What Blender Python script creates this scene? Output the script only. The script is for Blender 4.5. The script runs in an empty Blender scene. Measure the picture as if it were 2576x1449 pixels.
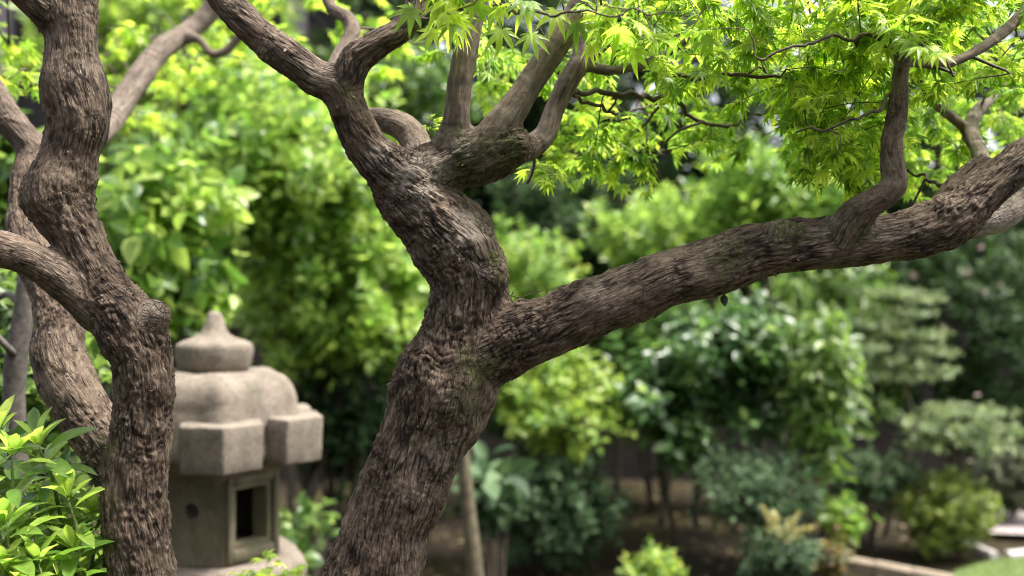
import bpy, math, random
import numpy as np
from mathutils import Matrix, Vector

R_ = math.radians
rng = np.random.default_rng(7)
scene = bpy.context.scene
COL = scene.collection

# ------------------------------------------------------------------ camera, sky, sun, exposure
CAMZ = 1.5
F = 2576.0                      # focal length in units of a 2576 px wide frame
cam_d = bpy.data.cameras.new('camera')
cam = bpy.data.objects.new('camera', cam_d)
COL.objects.link(cam)
cam.location = (0, 0, CAMZ)
cam.rotation_euler = (R_(90), 0, 0)
cam_d.sensor_width = 36
cam_d.lens = 36
cam_d.clip_start = 0.05
cam_d.clip_end = 400
cam_d.dof.use_dof = True
cam_d.dof.focus_distance = 1.70
cam_d.dof.aperture_fstop = 1.95
scene.camera = cam

SUN_EL, SUN_AZ = 67, 95         # azimuth: degrees to the right of the viewing direction
world = bpy.data.worlds.new('World')
scene.world = world
world.use_nodes = True
wn = world.node_tree
bg = wn.nodes['Background']
sky = wn.nodes.new('ShaderNodeTexSky')
sky.sky_type = 'NISHITA'
sky.sun_disc = False
sky.sun_elevation = R_(SUN_EL)
sky.sun_rotation = R_(SUN_AZ)
sky.dust_density = 4.0
sky.air_density = 1.0
sky.ozone_density = 1.0
hs = wn.nodes.new('ShaderNodeHueSaturation')
hs.inputs['Saturation'].default_value = 0.30      # thin bright cloud: nearly white sky
wn.links.new(sky.outputs[0], hs.inputs['Color'])
wn.links.new(hs.outputs[0], bg.inputs[0])
bg.inputs[1].default_value = 0.15

sun_d = bpy.data.lights.new('sun', 'SUN')
sun_d.energy = 3.6
sun_d.angle = R_(11)
sun_d.color = (1.0, 0.95, 0.87)
sun = bpy.data.objects.new('sun', sun_d)
COL.objects.link(sun)
sd = Vector((math.sin(R_(SUN_AZ)) * math.cos(R_(SUN_EL)), math.cos(R_(SUN_AZ)) * math.cos(R_(SUN_EL)), math.sin(R_(SUN_EL))))
sun.rotation_euler = sd.to_track_quat('Z', 'Y').to_euler()
sun.location = sd * 30

vs = scene.view_settings
vs.view_transform = 'Standard'
vs.look = 'None'
vs.gamma = 1
vs.use_curve_mapping = False
vs.exposure = 1.65
scene.cycles.use_denoising = True
scene.cycles.filter_width = 1.1
scene.cycles.max_bounces = 8
scene.cycles.diffuse_bounces = 4
scene.cycles.glossy_bounces = 2
scene.cycles.transmission_bounces = 4
scene.cycles.sample_clamp_indirect = 6


# ------------------------------------------------------------------ helpers
def P(px, py, d):
    return np.array([(px - 1288.0) / F * d, d, CAMZ - (py - 724.5) / F * d])


def nrm(v):
    v = np.asarray(v, float)
    return v / (np.linalg.norm(v, axis=-1, keepdims=True) + 1e-12)


_perm = np.random.default_rng(3).permutation(256)
_perm = np.concatenate([_perm, _perm])
_grad = nrm(np.random.default_rng(4).normal(size=(256, 3)))


def perlin(p):
    p = np.asarray(p, float)
    i = np.floor(p).astype(np.int64)
    f = p - i
    u = f * f * f * (f * (f * 6 - 15) + 10)
    out = 0.0
    for dx in (0, 1):
        wx = u[:, 0] if dx else 1 - u[:, 0]
        for dy in (0, 1):
            wy = u[:, 1] if dy else 1 - u[:, 1]
            for dz in (0, 1):
                wz = u[:, 2] if dz else 1 - u[:, 2]
                h = _perm[_perm[_perm[(i[:, 0] + dx) & 255] + ((i[:, 1] + dy) & 255)] + ((i[:, 2] + dz) & 255)]
                g = _grad[h]
                out = out + wx * wy * wz * (g[:, 0] * (f[:, 0] - dx) + g[:, 1] * (f[:, 1] - dy) + g[:, 2] * (f[:, 2] - dz))
    return out * 1.6


def sstep(a, b, x):
    t = np.clip((x - a) / (b - a), 0, 1)
    return t * t * (3 - 2 * t)


def mesh_data(name, V, Fc, mat=None, smooth=True, attrs=None):
    """Fc: (n,3) / (n,4) array or a list of polygons."""
    me = bpy.data.meshes.new(name)
    V = np.asarray(V, np.float32)
    me.vertices.add(len(V))
    me.vertices.foreach_set('co', V.ravel())
    if isinstance(Fc, np.ndarray):
        n, k = Fc.shape
        idx = Fc.astype(np.int32).ravel()
        starts = np.arange(n, dtype=np.int32) * k
    else:
        lens = [len(f) for f in Fc]
        idx = np.array([i for f in Fc for i in f], np.int32)
        starts = np.concatenate([[0], np.cumsum(lens)[:-1]]).astype(np.int32)
        n = len(lens)
    me.loops.add(len(idx))
    me.loops.foreach_set('vertex_index', idx)
    me.polygons.add(n)
    me.polygons.foreach_set('loop_start', starts)
    me.polygons.foreach_set('use_smooth', np.full(n, smooth, bool))
    for an, av in (attrs or {}).items():
        av = np.asarray(av, np.float32)
        if av.ndim == 2:
            a = me.attributes.new(an, 'FLOAT_VECTOR', 'POINT')
            a.data.foreach_set('vector', av.ravel())
        else:
            a = me.attributes.new(an, 'FLOAT', 'POINT')
            a.data.foreach_set('value', av)
    if mat:
        me.materials.append(mat)
    me.update(calc_edges=True)
    me.validate()
    return me


def link(name, me, parent=None, kind=None):
    o = bpy.data.objects.new(name, me)
    COL.objects.link(o)
    if parent is not None:
        o.parent = parent
        o.matrix_parent_inverse = parent_inv(parent)
    if kind:
        o['kind'] = kind
    return o


def parent_inv(p):
    loc = Vector((0, 0, 0))
    while p is not None:
        loc = loc + p.location
        p = p.parent if p.parent is not None and p.type == 'EMPTY' else None
    return Matrix.Translation(-loc)


def mk(name, V, Fc, mat, parent=None, smooth=True, attrs=None, kind=None):
    return link(name, mesh_data(name, V, Fc, mat, smooth, attrs), parent, kind)


def tag(o, label, cat, group=None, kind=None):
    o['label'] = label
    if cat:
        o['category'] = cat
    if group:
        o['group'] = group
    if kind:
        o['kind'] = kind
    return o


def thing(name, label, cat, loc, group=None):
    o = bpy.data.objects.new(name, None)
    o.empty_display_size = 0.05
    COL.objects.link(o)
    o.location = [float(x) for x in loc]
    return tag(o, label, cat, group)


# ------------------------------------------------------------------ materials
def new_mat(name):
    m = bpy.data.materials.new(name)
    m.use_nodes = True
    nt = m.node_tree
    for n in list(nt.nodes):
        nt.nodes.remove(n)
    out = nt.nodes.new('ShaderNodeOutputMaterial')
    return m, nt, out


def N(nt, t, **kw):
    n = nt.nodes.new('ShaderNode' + t)
    for k, v in kw.items():
        if k.startswith('i_'):
            n.inputs[k[2:].replace('_', ' ')].default_value = v
        else:
            setattr(n, k, v)
    return n


def ramp(nt, src, stops, interp='LINEAR'):
    r = N(nt, 'ValToRGB')
    r.color_ramp.interpolation = interp
    el = r.color_ramp.elements
    while len(el) < len(stops):
        el.new(0.5)
    for e, (p, c) in zip(el, stops):
        e.position = p
        e.color = (c[0], c[1], c[2], 1) if not isinstance(c, (int, float)) else (c, c, c, 1)
    nt.links.new(src, r.inputs[0])
    return r.outputs[0]


def mixc(nt, fac, a, b, mode='MIX'):
    m = N(nt, 'Mix', data_type='RGBA', blend_type=mode)
    for s, v in ((0, fac), (6, a), (7, b)):
        if isinstance(v, (int, float)):
            m.inputs[s].default_value = v
        elif isinstance(v, tuple):
            m.inputs[s].default_value = (*v, 1)
        else:
            nt.links.new(v, m.inputs[s])
    return m.outputs[2]


def math_(nt, op, a, b=None, clamp=False):
    m = N(nt, 'Math', operation=op, use_clamp=clamp)
    for i, v in enumerate((a, b)):
        if v is None:
            continue
        if isinstance(v, (int, float)):
            m.inputs[i].default_value = v
        else:
            nt.links.new(v, m.inputs[i])
    return m.outputs[0]


def noise(nt, scale, detail=4, rough=0.6, vec=None, dist=0.0):
    n = N(nt, 'TexNoise')
    n.inputs['Scale'].default_value = scale
    n.inputs['Detail'].default_value = detail
    n.inputs['Roughness'].default_value = rough
    n.inputs['Distortion'].default_value = dist
    if vec is not None:
        nt.links.new(vec, n.inputs['Vector'])
    return n.outputs[0]


def leaf_mat(name, stops, trans=0.4, rough=0.42, tcol=1.9, spec=0.5, vein=0.0):
    """stops: colours for old .. new leaves; 'rnd' (per leaf) plus the object's own random picks along them."""
    m, nt, out = new_mat(name)
    at = N(nt, 'Attribute', attribute_name='rnd')
    oi = N(nt, 'ObjectInfo')
    v = math_(nt, 'FRACT', math_(nt, 'ADD', at.outputs['Fac'], oi.outputs['Random']))
    col = ramp(nt, v, stops)
    geo = N(nt, 'NewGeometry')
    nz = noise(nt, 60, 2, 0.5, geo.outputs['Position'])
    col = mixc(nt, 1.0, col, ramp(nt, nz, [(0.3, 0.78), (0.75, 1.15)]), 'MULTIPLY')
    p = N(nt, 'BsdfPrincipled')
    p.inputs['Roughness'].default_value = rough
    p.inputs['Specular IOR Level'].default_value = spec
    nt.links.new(col, p.inputs['Base Color'])
    tr = N(nt, 'BsdfTranslucent')
    bright = mixc(nt, 1.0, col, (tcol, tcol * 1.05, tcol * 0.8), 'MULTIPLY')
    nt.links.new(bright, tr.inputs['Color'])
    bp = N(nt, 'Bump', i_Strength=0.25, i_Distance=0.002)
    nt.links.new(noise(nt, 260, 2, 0.6, geo.outputs['Position']), bp.inputs['Height'])
    nt.links.new(bp.outputs[0], p.inputs['Normal'])
    mx = N(nt, 'MixShader')
    mx.inputs[0].default_value = trans
    nt.links.new(p.outputs[0], mx.inputs[1])
    nt.links.new(tr.outputs[0], mx.inputs[2])
    nt.links.new(mx.outputs[0], out.inputs[0])
    return m


def plain_mat(name, c1, c2, scale=20, rough=0.8, bump=0.3, bdist=0.004, spec=0.3):
    m, nt, out = new_mat(name)
    geo = N(nt, 'NewGeometry')
    n = noise(nt, scale, 6, 0.65, geo.outputs['Position'])
    col = ramp(nt, n, [(0.32, c1), (0.68, c2)])
    p = N(nt, 'BsdfPrincipled')
    p.inputs['Roughness'].default_value = rough
    p.inputs['Specular IOR Level'].default_value = spec
    nt.links.new(col, p.inputs['Base Color'])
    bp = N(nt, 'Bump', i_Strength=bump, i_Distance=bdist)
    nt.links.new(noise(nt, scale * 4, 5, 0.7, geo.outputs['Position']), bp.inputs['Height'])
    nt.links.new(bp.outputs[0], p.inputs['Normal'])
    nt.links.new(p.outputs[0], out.inputs[0])
    return m


def bark_mat(name):
    m, nt, out = new_mat(name)
    h = N(nt, 'Attribute', attribute_name='bark').outputs['Fac']
    moss = N(nt, 'Attribute', attribute_name='moss').outputs['Fac']
    young = N(nt, 'Attribute', attribute_name='young').outputs['Fac']
    pale = N(nt, 'Attribute', attribute_name='pale').outputs['Fac']
    co = N(nt, 'Attribute', attribute_name='barkco').outputs['Vector']
    geo = N(nt, 'NewGeometry').outputs['Position']
    fine = noise(nt, 430, 5, 0.75, co)
    fine2 = noise(nt, 120, 4, 0.65, co)
    blotch = noise(nt, 16, 3, 0.6, geo)
    wv = N(nt, 'VectorMath', operation='MULTIPLY_ADD')
    nzc = N(nt, 'TexNoise')
    nzc.inputs['Scale'].default_value = 70
    nzc.inputs['Detail'].default_value = 3
    nt.links.new(co, nzc.inputs['Vector'])
    nt.links.new(nzc.outputs['Color'], wv.inputs[0])
    wv.inputs[1].default_value = (.010, .010, .010)
    nt.links.new(co, wv.inputs[2])

    def crack(scale, w0, w1):
        vo = N(nt, 'TexVoronoi', feature='DISTANCE_TO_EDGE')
        vo.inputs['Scale'].default_value = scale
        nt.links.new(wv.outputs[0], vo.inputs['Vector'])
        return ramp(nt, vo.outputs['Distance'], [(w0, 0.0), (w1, 1.0)])
    depthv = ramp(nt, noise(nt, 26, 3, .6, geo), [(.36, .25), (.6, 1.0)])
    c1 = crack(92, .02, .16)
    c2 = crack(190, .03, .24)
    ck = math_(nt, 'MULTIPLY', c1, math_(nt, 'ADD', math_(nt, 'MULTIPLY', c2, .55), .45))
    ckm = math_(nt, 'SUBTRACT', 1.0, math_(nt, 'MULTIPLY', math_(nt, 'MULTIPLY', math_(nt, 'SUBTRACT', 1.0, ck), depthv), math_(nt, 'SUBTRACT', 1.0, math_(nt, 'MULTIPLY', young, .85))))
    hh = math_(nt, 'ADD', math_(nt, 'ADD', math_(nt, 'MULTIPLY', h, .42), .37), math_(nt, 'MULTIPLY', math_(nt, 'SUBTRACT', fine, 0.5), 1.05))
    old = ramp(nt, hh, [(0.10, (0.013, 0.009, 0.007)), (0.40, (0.048, 0.035, 0.026)), (0.66, (0.100, 0.074, 0.055)), (1.0, (0.23, 0.185, 0.147))])
    old = mixc(nt, 1.0, old, ramp(nt, blotch, [(0.3, (0.80, 0.76, 0.73)), (0.52, (1, 0.98, 0.96)), (0.72, (1.2, 1.17, 1.13))]), 'MULTIPLY')
    old = mixc(nt, 1.0, old, ramp(nt, ckm, [(0.0, (.13, .115, .105)), (.5, (.70, .67, .65)), (1.0, (1.25, 1.23, 1.2))]), 'MULTIPLY')
    yg = ramp(nt, math_(nt, 'ADD', fine2, math_(nt, 'MULTIPLY', math_(nt, 'SUBTRACT', h, 0.6), 0.7)),
              [(0.28, (0.050, 0.038, 0.030)), (0.5, (0.140, 0.110, 0.087)), (0.75, (0.25, 0.205, 0.168))])
    col = mixc(nt, young, old, yg)
    col = mixc(nt, math_(nt, 'MULTIPLY', math_(nt, 'MULTIPLY', pale, ckm), ramp(nt, fine, [(.38, 0.05), (.62, .95)])), col, (0.40, 0.345, 0.30))  # pale mask: light on the bark painted into its colour
    mn = noise(nt, 150, 4, 0.7, geo)
    mcol = ramp(nt, mn, [(0.3, (0.028, 0.030, 0.014)), (0.52, (0.065, 0.076, 0.022)), (0.75, (0.17, 0.20, 0.05))])
    mf = math_(nt, 'MULTIPLY', moss, ramp(nt, noise(nt, 70, 4, 0.7, geo), [(0.34, 0.0), (0.56, 1.0)]))
    col = mixc(nt, mf, col, mcol)
    p = N(nt, 'BsdfPrincipled')
    p.inputs['Roughness'].default_value = 0.82
    p.inputs['Specular IOR Level'].default_value = 0.22
    nt.links.new(col, p.inputs['Base Color'])
    bp = N(nt, 'Bump', i_Distance=0.003)
    bp.inputs['Strength'].default_value = 0.9
    nt.links.new(math_(nt, 'ADD', math_(nt, 'ADD', fine, math_(nt, 'MULTIPLY', ckm, 1.1)), math_(nt, 'MULTIPLY', mf, mn)), bp.inputs['Height'])
    nt.links.new(bp.outputs[0], p.inputs['Normal'])
    nt.links.new(p.outputs[0], out.inputs[0])
    return m


def stone_mat(name, base=(0.205, 0.176, 0.150), algae=0.0):
    m, nt, out = new_mat(name)
    geo = N(nt, 'NewGeometry').outputs['Position']
    sp = noise(nt, 260, 3, 0.8, geo)
    bl = noise(nt, 9, 5, 0.65, geo)
    b = base
    col = ramp(nt, sp, [(0.34, (b[0] * .35, b[1] * .35, b[2] * .35)), (0.5, b), (0.68, (b[0] * 1.5, b[1] * 1.48, b[2] * 1.45))])
    col = mixc(nt, 1.0, col, ramp(nt, bl, [(0.3, (0.68, 0.68, 0.66)), (0.7, (1.18, 1.14, 1.12))]), 'MULTIPLY')
    mp_ = N(nt, 'Mapping')
    mp_.inputs['Scale'].default_value = (1, 1, .5)
    nt.links.new(geo, mp_.inputs['Vector'])
    col = mixc(nt, 1.0, col, ramp(nt, noise(nt, 26, 5, .7, mp_.outputs[0]), [(.36, (.78, .78, .76)), (.58, (1.03, 1.02, 1.01))]), 'MULTIPLY')
    al = ramp(nt, noise(nt, 6, 5, 0.7, geo), [(0.42, 0.0), (0.68, 1.0)])
    col = mixc(nt, math_(nt, 'MULTIPLY', al, algae), col, (0.115, 0.115, 0.065))
    p = N(nt, 'BsdfPrincipled')
    p.inputs['Roughness'].default_value = 0.9
    p.inputs['Specular IOR Level'].default_value = 0.2
    nt.links.new(col, p.inputs['Base Color'])
    bp = N(nt, 'Bump', i_Strength=0.6, i_Distance=0.004)
    nt.links.new(noise(nt, 120, 6, 0.75, geo), bp.inputs['Height'])
    nt.links.new(bp.outputs[0], p.inputs['Normal'])
    nt.links.new(p.outputs[0], out.inputs[0])
    return m


M_BARK = bark_mat('maple_bark')
M_TWIG = plain_mat('twig_bark', (0.035, 0.026, 0.02), (0.13, 0.10, 0.075), 90, 0.75)
M_STEM = plain_mat('stem_bark', (0.028, 0.021, 0.015), (0.10, 0.08, 0.06), 40, 0.85)
M_PALESTEM = plain_mat('pale_stem', (0.06, 0.05, 0.032), (0.15, 0.125, 0.08), 30, 0.85)
M_STONE = stone_mat('lantern_granite')
M_STONE_ALGAE = stone_mat('lantern_granite_algae', (0.17, 0.145, 0.108), 0.85)


# ------------------------------------------------------------------ curves and tubes
def spline(pts, step):
    """Catmull-Rom through rows (x,y,z,r); returns evenly resampled rows."""
    pts = np.asarray(pts, float)
    q = np.vstack([2 * pts[0] - pts[1], pts, 2 * pts[-1] - pts[-2]])
    out = []
    for i in range(1, len(q) - 2):
        n = max(2, int(np.linalg.norm(q[i + 1, :3] - q[i, :3]) / step) + 1)
        t = np.linspace(0, 1, n, endpoint=False)[:, None]
        a, b, c, d = q[i - 1], q[i], q[i + 1], q[i + 2]
        out.append(0.5 * (2 * b + (c - a) * t + (2 * a - 5 * b + 4 * c - d) * t ** 2 + (3 * b - a - 3 * c + d) * t ** 3))
    out.append(pts[-1:])
    o = np.vstack(out)
    o[:, 3] = np.maximum(o[:, 3], 0.0004)
    return o


def frames(C):
    T = nrm(np.gradient(C, axis=0))
    n0 = np.cross(T[0], [0.3, 1, 0.2])
    Ns = [nrm(n0)]
    for i in range(1, len(T)):
        v = Ns[-1] - T[i] * np.dot(Ns[-1], T[i])
        Ns.append(nrm(v))
    Ns = np.array(Ns)
    return T, Ns, np.cross(T, Ns)


def tube(rows, k=12, caps=True):
    C = rows[:, :3]
    r = rows[:, 3]
    T, A, B = frames(C)
    th = np.linspace(0, 2 * math.pi, k, endpoint=False)
    ring = np.cos(th)[None, :, None] * A[:, None] + np.sin(th)[None, :, None] * B[:, None]
    V = (C[:, None] + ring * r[:, None, None]).reshape(-1, 3)
    n = len(C)
    i = np.arange(n - 1)[:, None] * k
    j = np.arange(k)[None]
    j2 = (j + 1) % k
    a, b, c, d = (i + j), (i + j2), (i + k + j2), (i + k + j)
    Fq = np.stack([a, b, c, a * 0 + d], -1).reshape(-1, 4)
    Ft = np.concatenate([Fq[:, [0, 1, 2]], Fq[:, [0, 2, 3]]])
    if caps:
        V = np.vstack([V, C[0] - T[0] * r[0] * 0.5, C[-1] + T[-1] * r[-1] * 0.5])
        j = np.arange(k)
        j2 = (j + 1) % k
        c0 = np.stack([np.full(k, n * k), j2, j], -1)
        c1 = np.stack([np.full(k, n * k + 1), (n - 1) * k + j, (n - 1) * k + j2], -1)
        Ft = np.concatenate([Ft, c0, c1])
    return V, Ft


class Bag:
    def __init__(s):
        s.V, s.F, s.n, s.A = [], [], 0, []

    def add(s, V, Fc, a=None):
        s.V.append(np.asarray(V, float))
        s.F.append(np.asarray(Fc) + s.n)
        s.n += len(V)
        if a is not None:
            s.A.append(np.broadcast_to(a, len(V)))

    def mk(s, name, mat, parent=None, smooth=True, kind=None):
        at = {'rnd': np.concatenate(s.A)} if s.A else None
        return mk(name, np.vstack(s.V), np.vstack(s.F), mat, parent, smooth, at, kind)


# ------------------------------------------------------------------ leaf shapes (x across, y along, z up; length 1)
def maple_leaf(seed, droop=0.35):
    r = np.random.default_rng(seed)
    ang = np.radians([0, 36, 74, 116])
    lens = [1.0, 0.94, 0.74, 0.42]
    lobes = [(-ang[3], lens[3]), (-ang[2], lens[2]), (-ang[1], lens[1]), (0, 1.0), (ang[1], lens[1]), (ang[2], lens[2]), (ang[3], lens[3])]
    V, Fc = [(0, 0, 0)], []

    def pt(a, rad, off, z):
        V.append((math.sin(a) * rad + math.cos(a) * off, math.cos(a) * rad - math.sin(a) * off, z))
        return len(V) - 1
    sin_i = []
    for k in range(8):
        if k == 0:
            a, rr = lobes[0][0] - 0.5, 0.10
        elif k == 7:
            a, rr = lobes[6][0] + 0.5, 0.10
        else:
            a = (lobes[k - 1][0] + lobes[k][0]) / 2
            rr = 0.30 * min(lobes[k - 1][1], lobes[k][1])
        sin_i.append(pt(a, rr, 0, 0.03))
    for k, (a, L) in enumerate(lobes):
        a = a + r.normal(0, 0.06)
        L = L * r.uniform(0.9, 1.08)
        w = 0.125 * L ** 0.7
        dz = -droop * r.uniform(0.5, 1.4)
        f = lambda t: dz * (t * L) ** 2
        m1, m2 = pt(a, .5 * L, 0, f(.5) - .015), pt(a, .75 * L, 0, f(.75) - .01)
        l1, r1 = pt(a, .47 * L, -w, f(.47) + .03), pt(a, .47 * L, w, f(.47) + .03)
        l2, r2 = pt(a, .72 * L, -.62 * w, f(.72) + .02), pt(a, .72 * L, .62 * w, f(.72) + .02)
        t = pt(a + r.normal(0, .05), L, 0, f(1.0))
        sl, sr = sin_i[k], sin_i[k + 1]
        Fc += [(0, sl, m1), (sl, l1, m1), (0, m1, sr), (sr, m1, r1), (m1, l1, l2), (m1, l2, m2), (m1, m2, r2), (m1, r2, r1), (m2, l2, t), (m2, t, r2)]
    V = np.array(V, float)
    # petiole
    pr = np.array([[0, 0, 0, .012], [0.02, -.25, -.02, .01], [0.0, -.55, .06, .012]])
    tv, tf = tube(spline(pr, .2), 3, False)
    Fc = np.vstack([np.array(Fc)[:, ::-1], tf + len(V)])
    V = np.vstack([V, tv])
    return V, Fc


def maple_leaf_low(seed, droop=.4):
    r = np.random.default_rng(seed)
    A = np.radians([-116, -74, -36, 0, 36, 74, 116])
    Ls = [.42, .74, .94, 1, .94, .74, .42]
    V, Fc = [(0, 0, 0)], []
    sn = []
    for k in range(8):
        a = A[0] - .5 if k == 0 else A[6] + .5 if k == 7 else (A[k - 1] + A[k]) / 2
        rr = .1 if k in (0, 7) else .3 * min(Ls[k - 1], Ls[k])
        V.append((math.sin(a) * rr, math.cos(a) * rr, .03))
        sn.append(len(V) - 1)
    for k in range(7):
        a, L = A[k] + r.normal(0, .06), Ls[k] * r.uniform(.9, 1.08)
        w, dz = .125 * L ** .7, -droop * r.uniform(.5, 1.4)
        i = len(V)
        for t, o in ((.5, -w), (1.0, 0), (.5, w)):
            V.append((math.sin(a) * t * L + math.cos(a) * o, math.cos(a) * t * L - math.sin(a) * o, dz * (t * L) ** 2 + .02 * (o != 0)))
        Fc += [(0, i, sn[k]), (0, i + 1, i), (0, i + 2, i + 1), (0, sn[k + 1], i + 2)]
    n = len(V)
    V += [(-.012, 0, 0), (.012, 0, 0), (0, -.55, .06)]
    Fc += [(n, n + 1, n + 2)]
    return np.array(V, float), np.array(Fc)


def broad_leaf(width=0.42, fold=0.12, droop=0.25, peak=0.5, n=4, tip=0.0, stalk=0.12):
    t = np.linspace(0, 1, n + 1)
    V, Fc = [], []
    for i, u in enumerate(t):
        s = u ** (math.log(.5) / math.log(peak)) if 0 < u < 1 else u
        w = width * 0.5 * (math.sin(math.pi * s) ** 0.8 if 0 < u < 1 else 0)
        y = stalk + u * (1 - stalk)
        z = -droop * u * u
        V.append((0, y, z))
        if 0 < i < n:
            V.append((-w, y + .02, z + fold * w * 2))
            V.append((w, y + .02, z + fold * w * 2))
    ix = lambda i: 0 if i == 0 else 1 + (i - 1) * 3
    for i in range(n):
        a, b = ix(i), ix(i + 1)
        if i == 0:
            Fc += [(a, b, b + 1), (a, b + 2, b)]
        elif i == n - 1:
            Fc += [(a, b, a + 1), (a, a + 2, b)]
        else:
            Fc += [(a, b, a + 1), (b, b + 1, a + 1), (a, a + 2, b), (b, a + 2, b + 2)]
    if stalk > 0:
        k = len(V)
        V += [(-.008, 0, 0), (.008, 0, 0)]
        Fc += [(k, k + 1, 0)]
    return np.array(V, float), np.array(Fc)


LEAF = {
    'maple': [maple_leaf(s, dr) for s, dr in ((1, .25), (2, .45), (3, .7), (4, .35))],
    'maple_low': [maple_leaf_low(s, dr) for s, dr in ((1, .3), (3, .6), (5, .45))],
    'ovate': [broad_leaf(.55, .15, .3, .42, 4), broad_leaf(.5, .3, .15, .45, 4)],
    'lance': [broad_leaf(.30, .2, .35, .55, 5), broad_leaf(.27, .3, .15, .6, 5), broad_leaf(.33, .1, .5, .55, 5)],
    'round': [broad_leaf(.75, .15, .2, .5, 3), broad_leaf(.65, .3, .1, .5, 3)],
    'far': [broad_leaf(.6, .2, .25, .45, 3, stalk=0), broad_leaf(.5, .3, .1, .5, 3, stalk=0)],
    'tiny': [broad_leaf(.55, .2, .2, .5, 3, stalk=0), ],
    'blade': [(np.array([(-.06, 0, 0), (.06, 0, 0), (0.02, .6, .04), (0, 1, .16)], float), np.array([(0, 1, 2), (0, 2, 3)]))],
    'needle': [broad_leaf(.28, .2, .2, .5, 3, stalk=0), ],
}


def basis(Y, Zhint):
    """rotation matrices with columns x,y,z from leaf direction Y and a hint for its upper side."""
    Y = nrm(Y)
    X = nrm(np.cross(Y, Zhint))
    Z = np.cross(X, Y)
    return np.stack([X, Y, Z], -1)


def scatter(bag, kind, pos, Y, Z, size, rnd):
    if len(pos) == 0:
        return
    var = LEAF[kind]
    Rm = basis(Y, Z)
    pick = rng.integers(0, len(var), len(pos))
    for vi, (T, Fc) in enumerate(var):
        s = pick == vi
        n = int(s.sum())
        if not n:
            continue
        V = pos[s][:, None] + np.einsum('nij,kj->nki', Rm[s], T) * size[s][:, None, None]
        Fa = (Fc[None] + (np.arange(n) * len(T))[:, None, None]).reshape(-1, 3)
        bag.add(V.reshape(-1, 3), Fa, np.repeat(rnd[s], len(T)))


_leafmesh = {}


def leaf_objects(parent, kind, mat, pos, Y, Z, size, name='leaf'):
    var = LEAF[kind]
    Rm = basis(Y, Z)
    for i in range(len(pos)):
        vi = int(rng.integers(0, len(var)))
        key = (kind, vi, mat.name)
        if key not in _leafmesh:
            T, Fc = var[vi]
            _leafmesh[key] = mesh_data('leaf_' + kind, T, Fc, mat)
        o = bpy.data.objects.new(name, _leafmesh[key])
        COL.objects.link(o)
        o.parent = parent
        Mx = Matrix.Translation(Vector(pos[i])) @ Matrix(Rm[i].tolist()).to_4x4() @ Matrix.Scale(float(size[i]), 4)
        o.matrix_parent_inverse = parent_inv(parent)
        o.matrix_basis = Mx


def split_leaves(parent, kind, mat, pos, Y, Z, size, rnd, nobj, foliage='foliage'):
    """The leaves that show largest become objects, the others one mesh."""
    d = np.maximum(pos[:, 1], 0.3)
    px = (pos[:, 0] / d) * F
    py = -(pos[:, 2] - CAMZ) / d * F
    inside = (np.abs(px) < 1300) & (np.abs(py) < 740)
    score = size / d * inside * rng.uniform(.8, 1.2, len(pos)) * np.exp(-(d - d.min()) * 1.0)
    order = np.argsort(-score)
    nobj = min(nobj, int(inside.sum()))
    a, b = order[:nobj], order[nobj:]
    if nobj:
        leaf_objects(parent, kind, mat, pos[a], Y[a], Z[a], size[a])
    if len(b):
        bag = Bag()
        scatter(bag, 'maple_low' if kind == 'maple' else kind, pos[b], Y[b], Z[b], size[b], rnd[b])
        bag.mk(foliage, mat, parent, True, 'stuff')


# ------------------------------------------------------------------ old maple wood
def px_path(pts):
    out = []
    for x, y, d, r in pts:
        p = P(x, y, d)
        out.append((*p, r * d / F))
    return out


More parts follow.
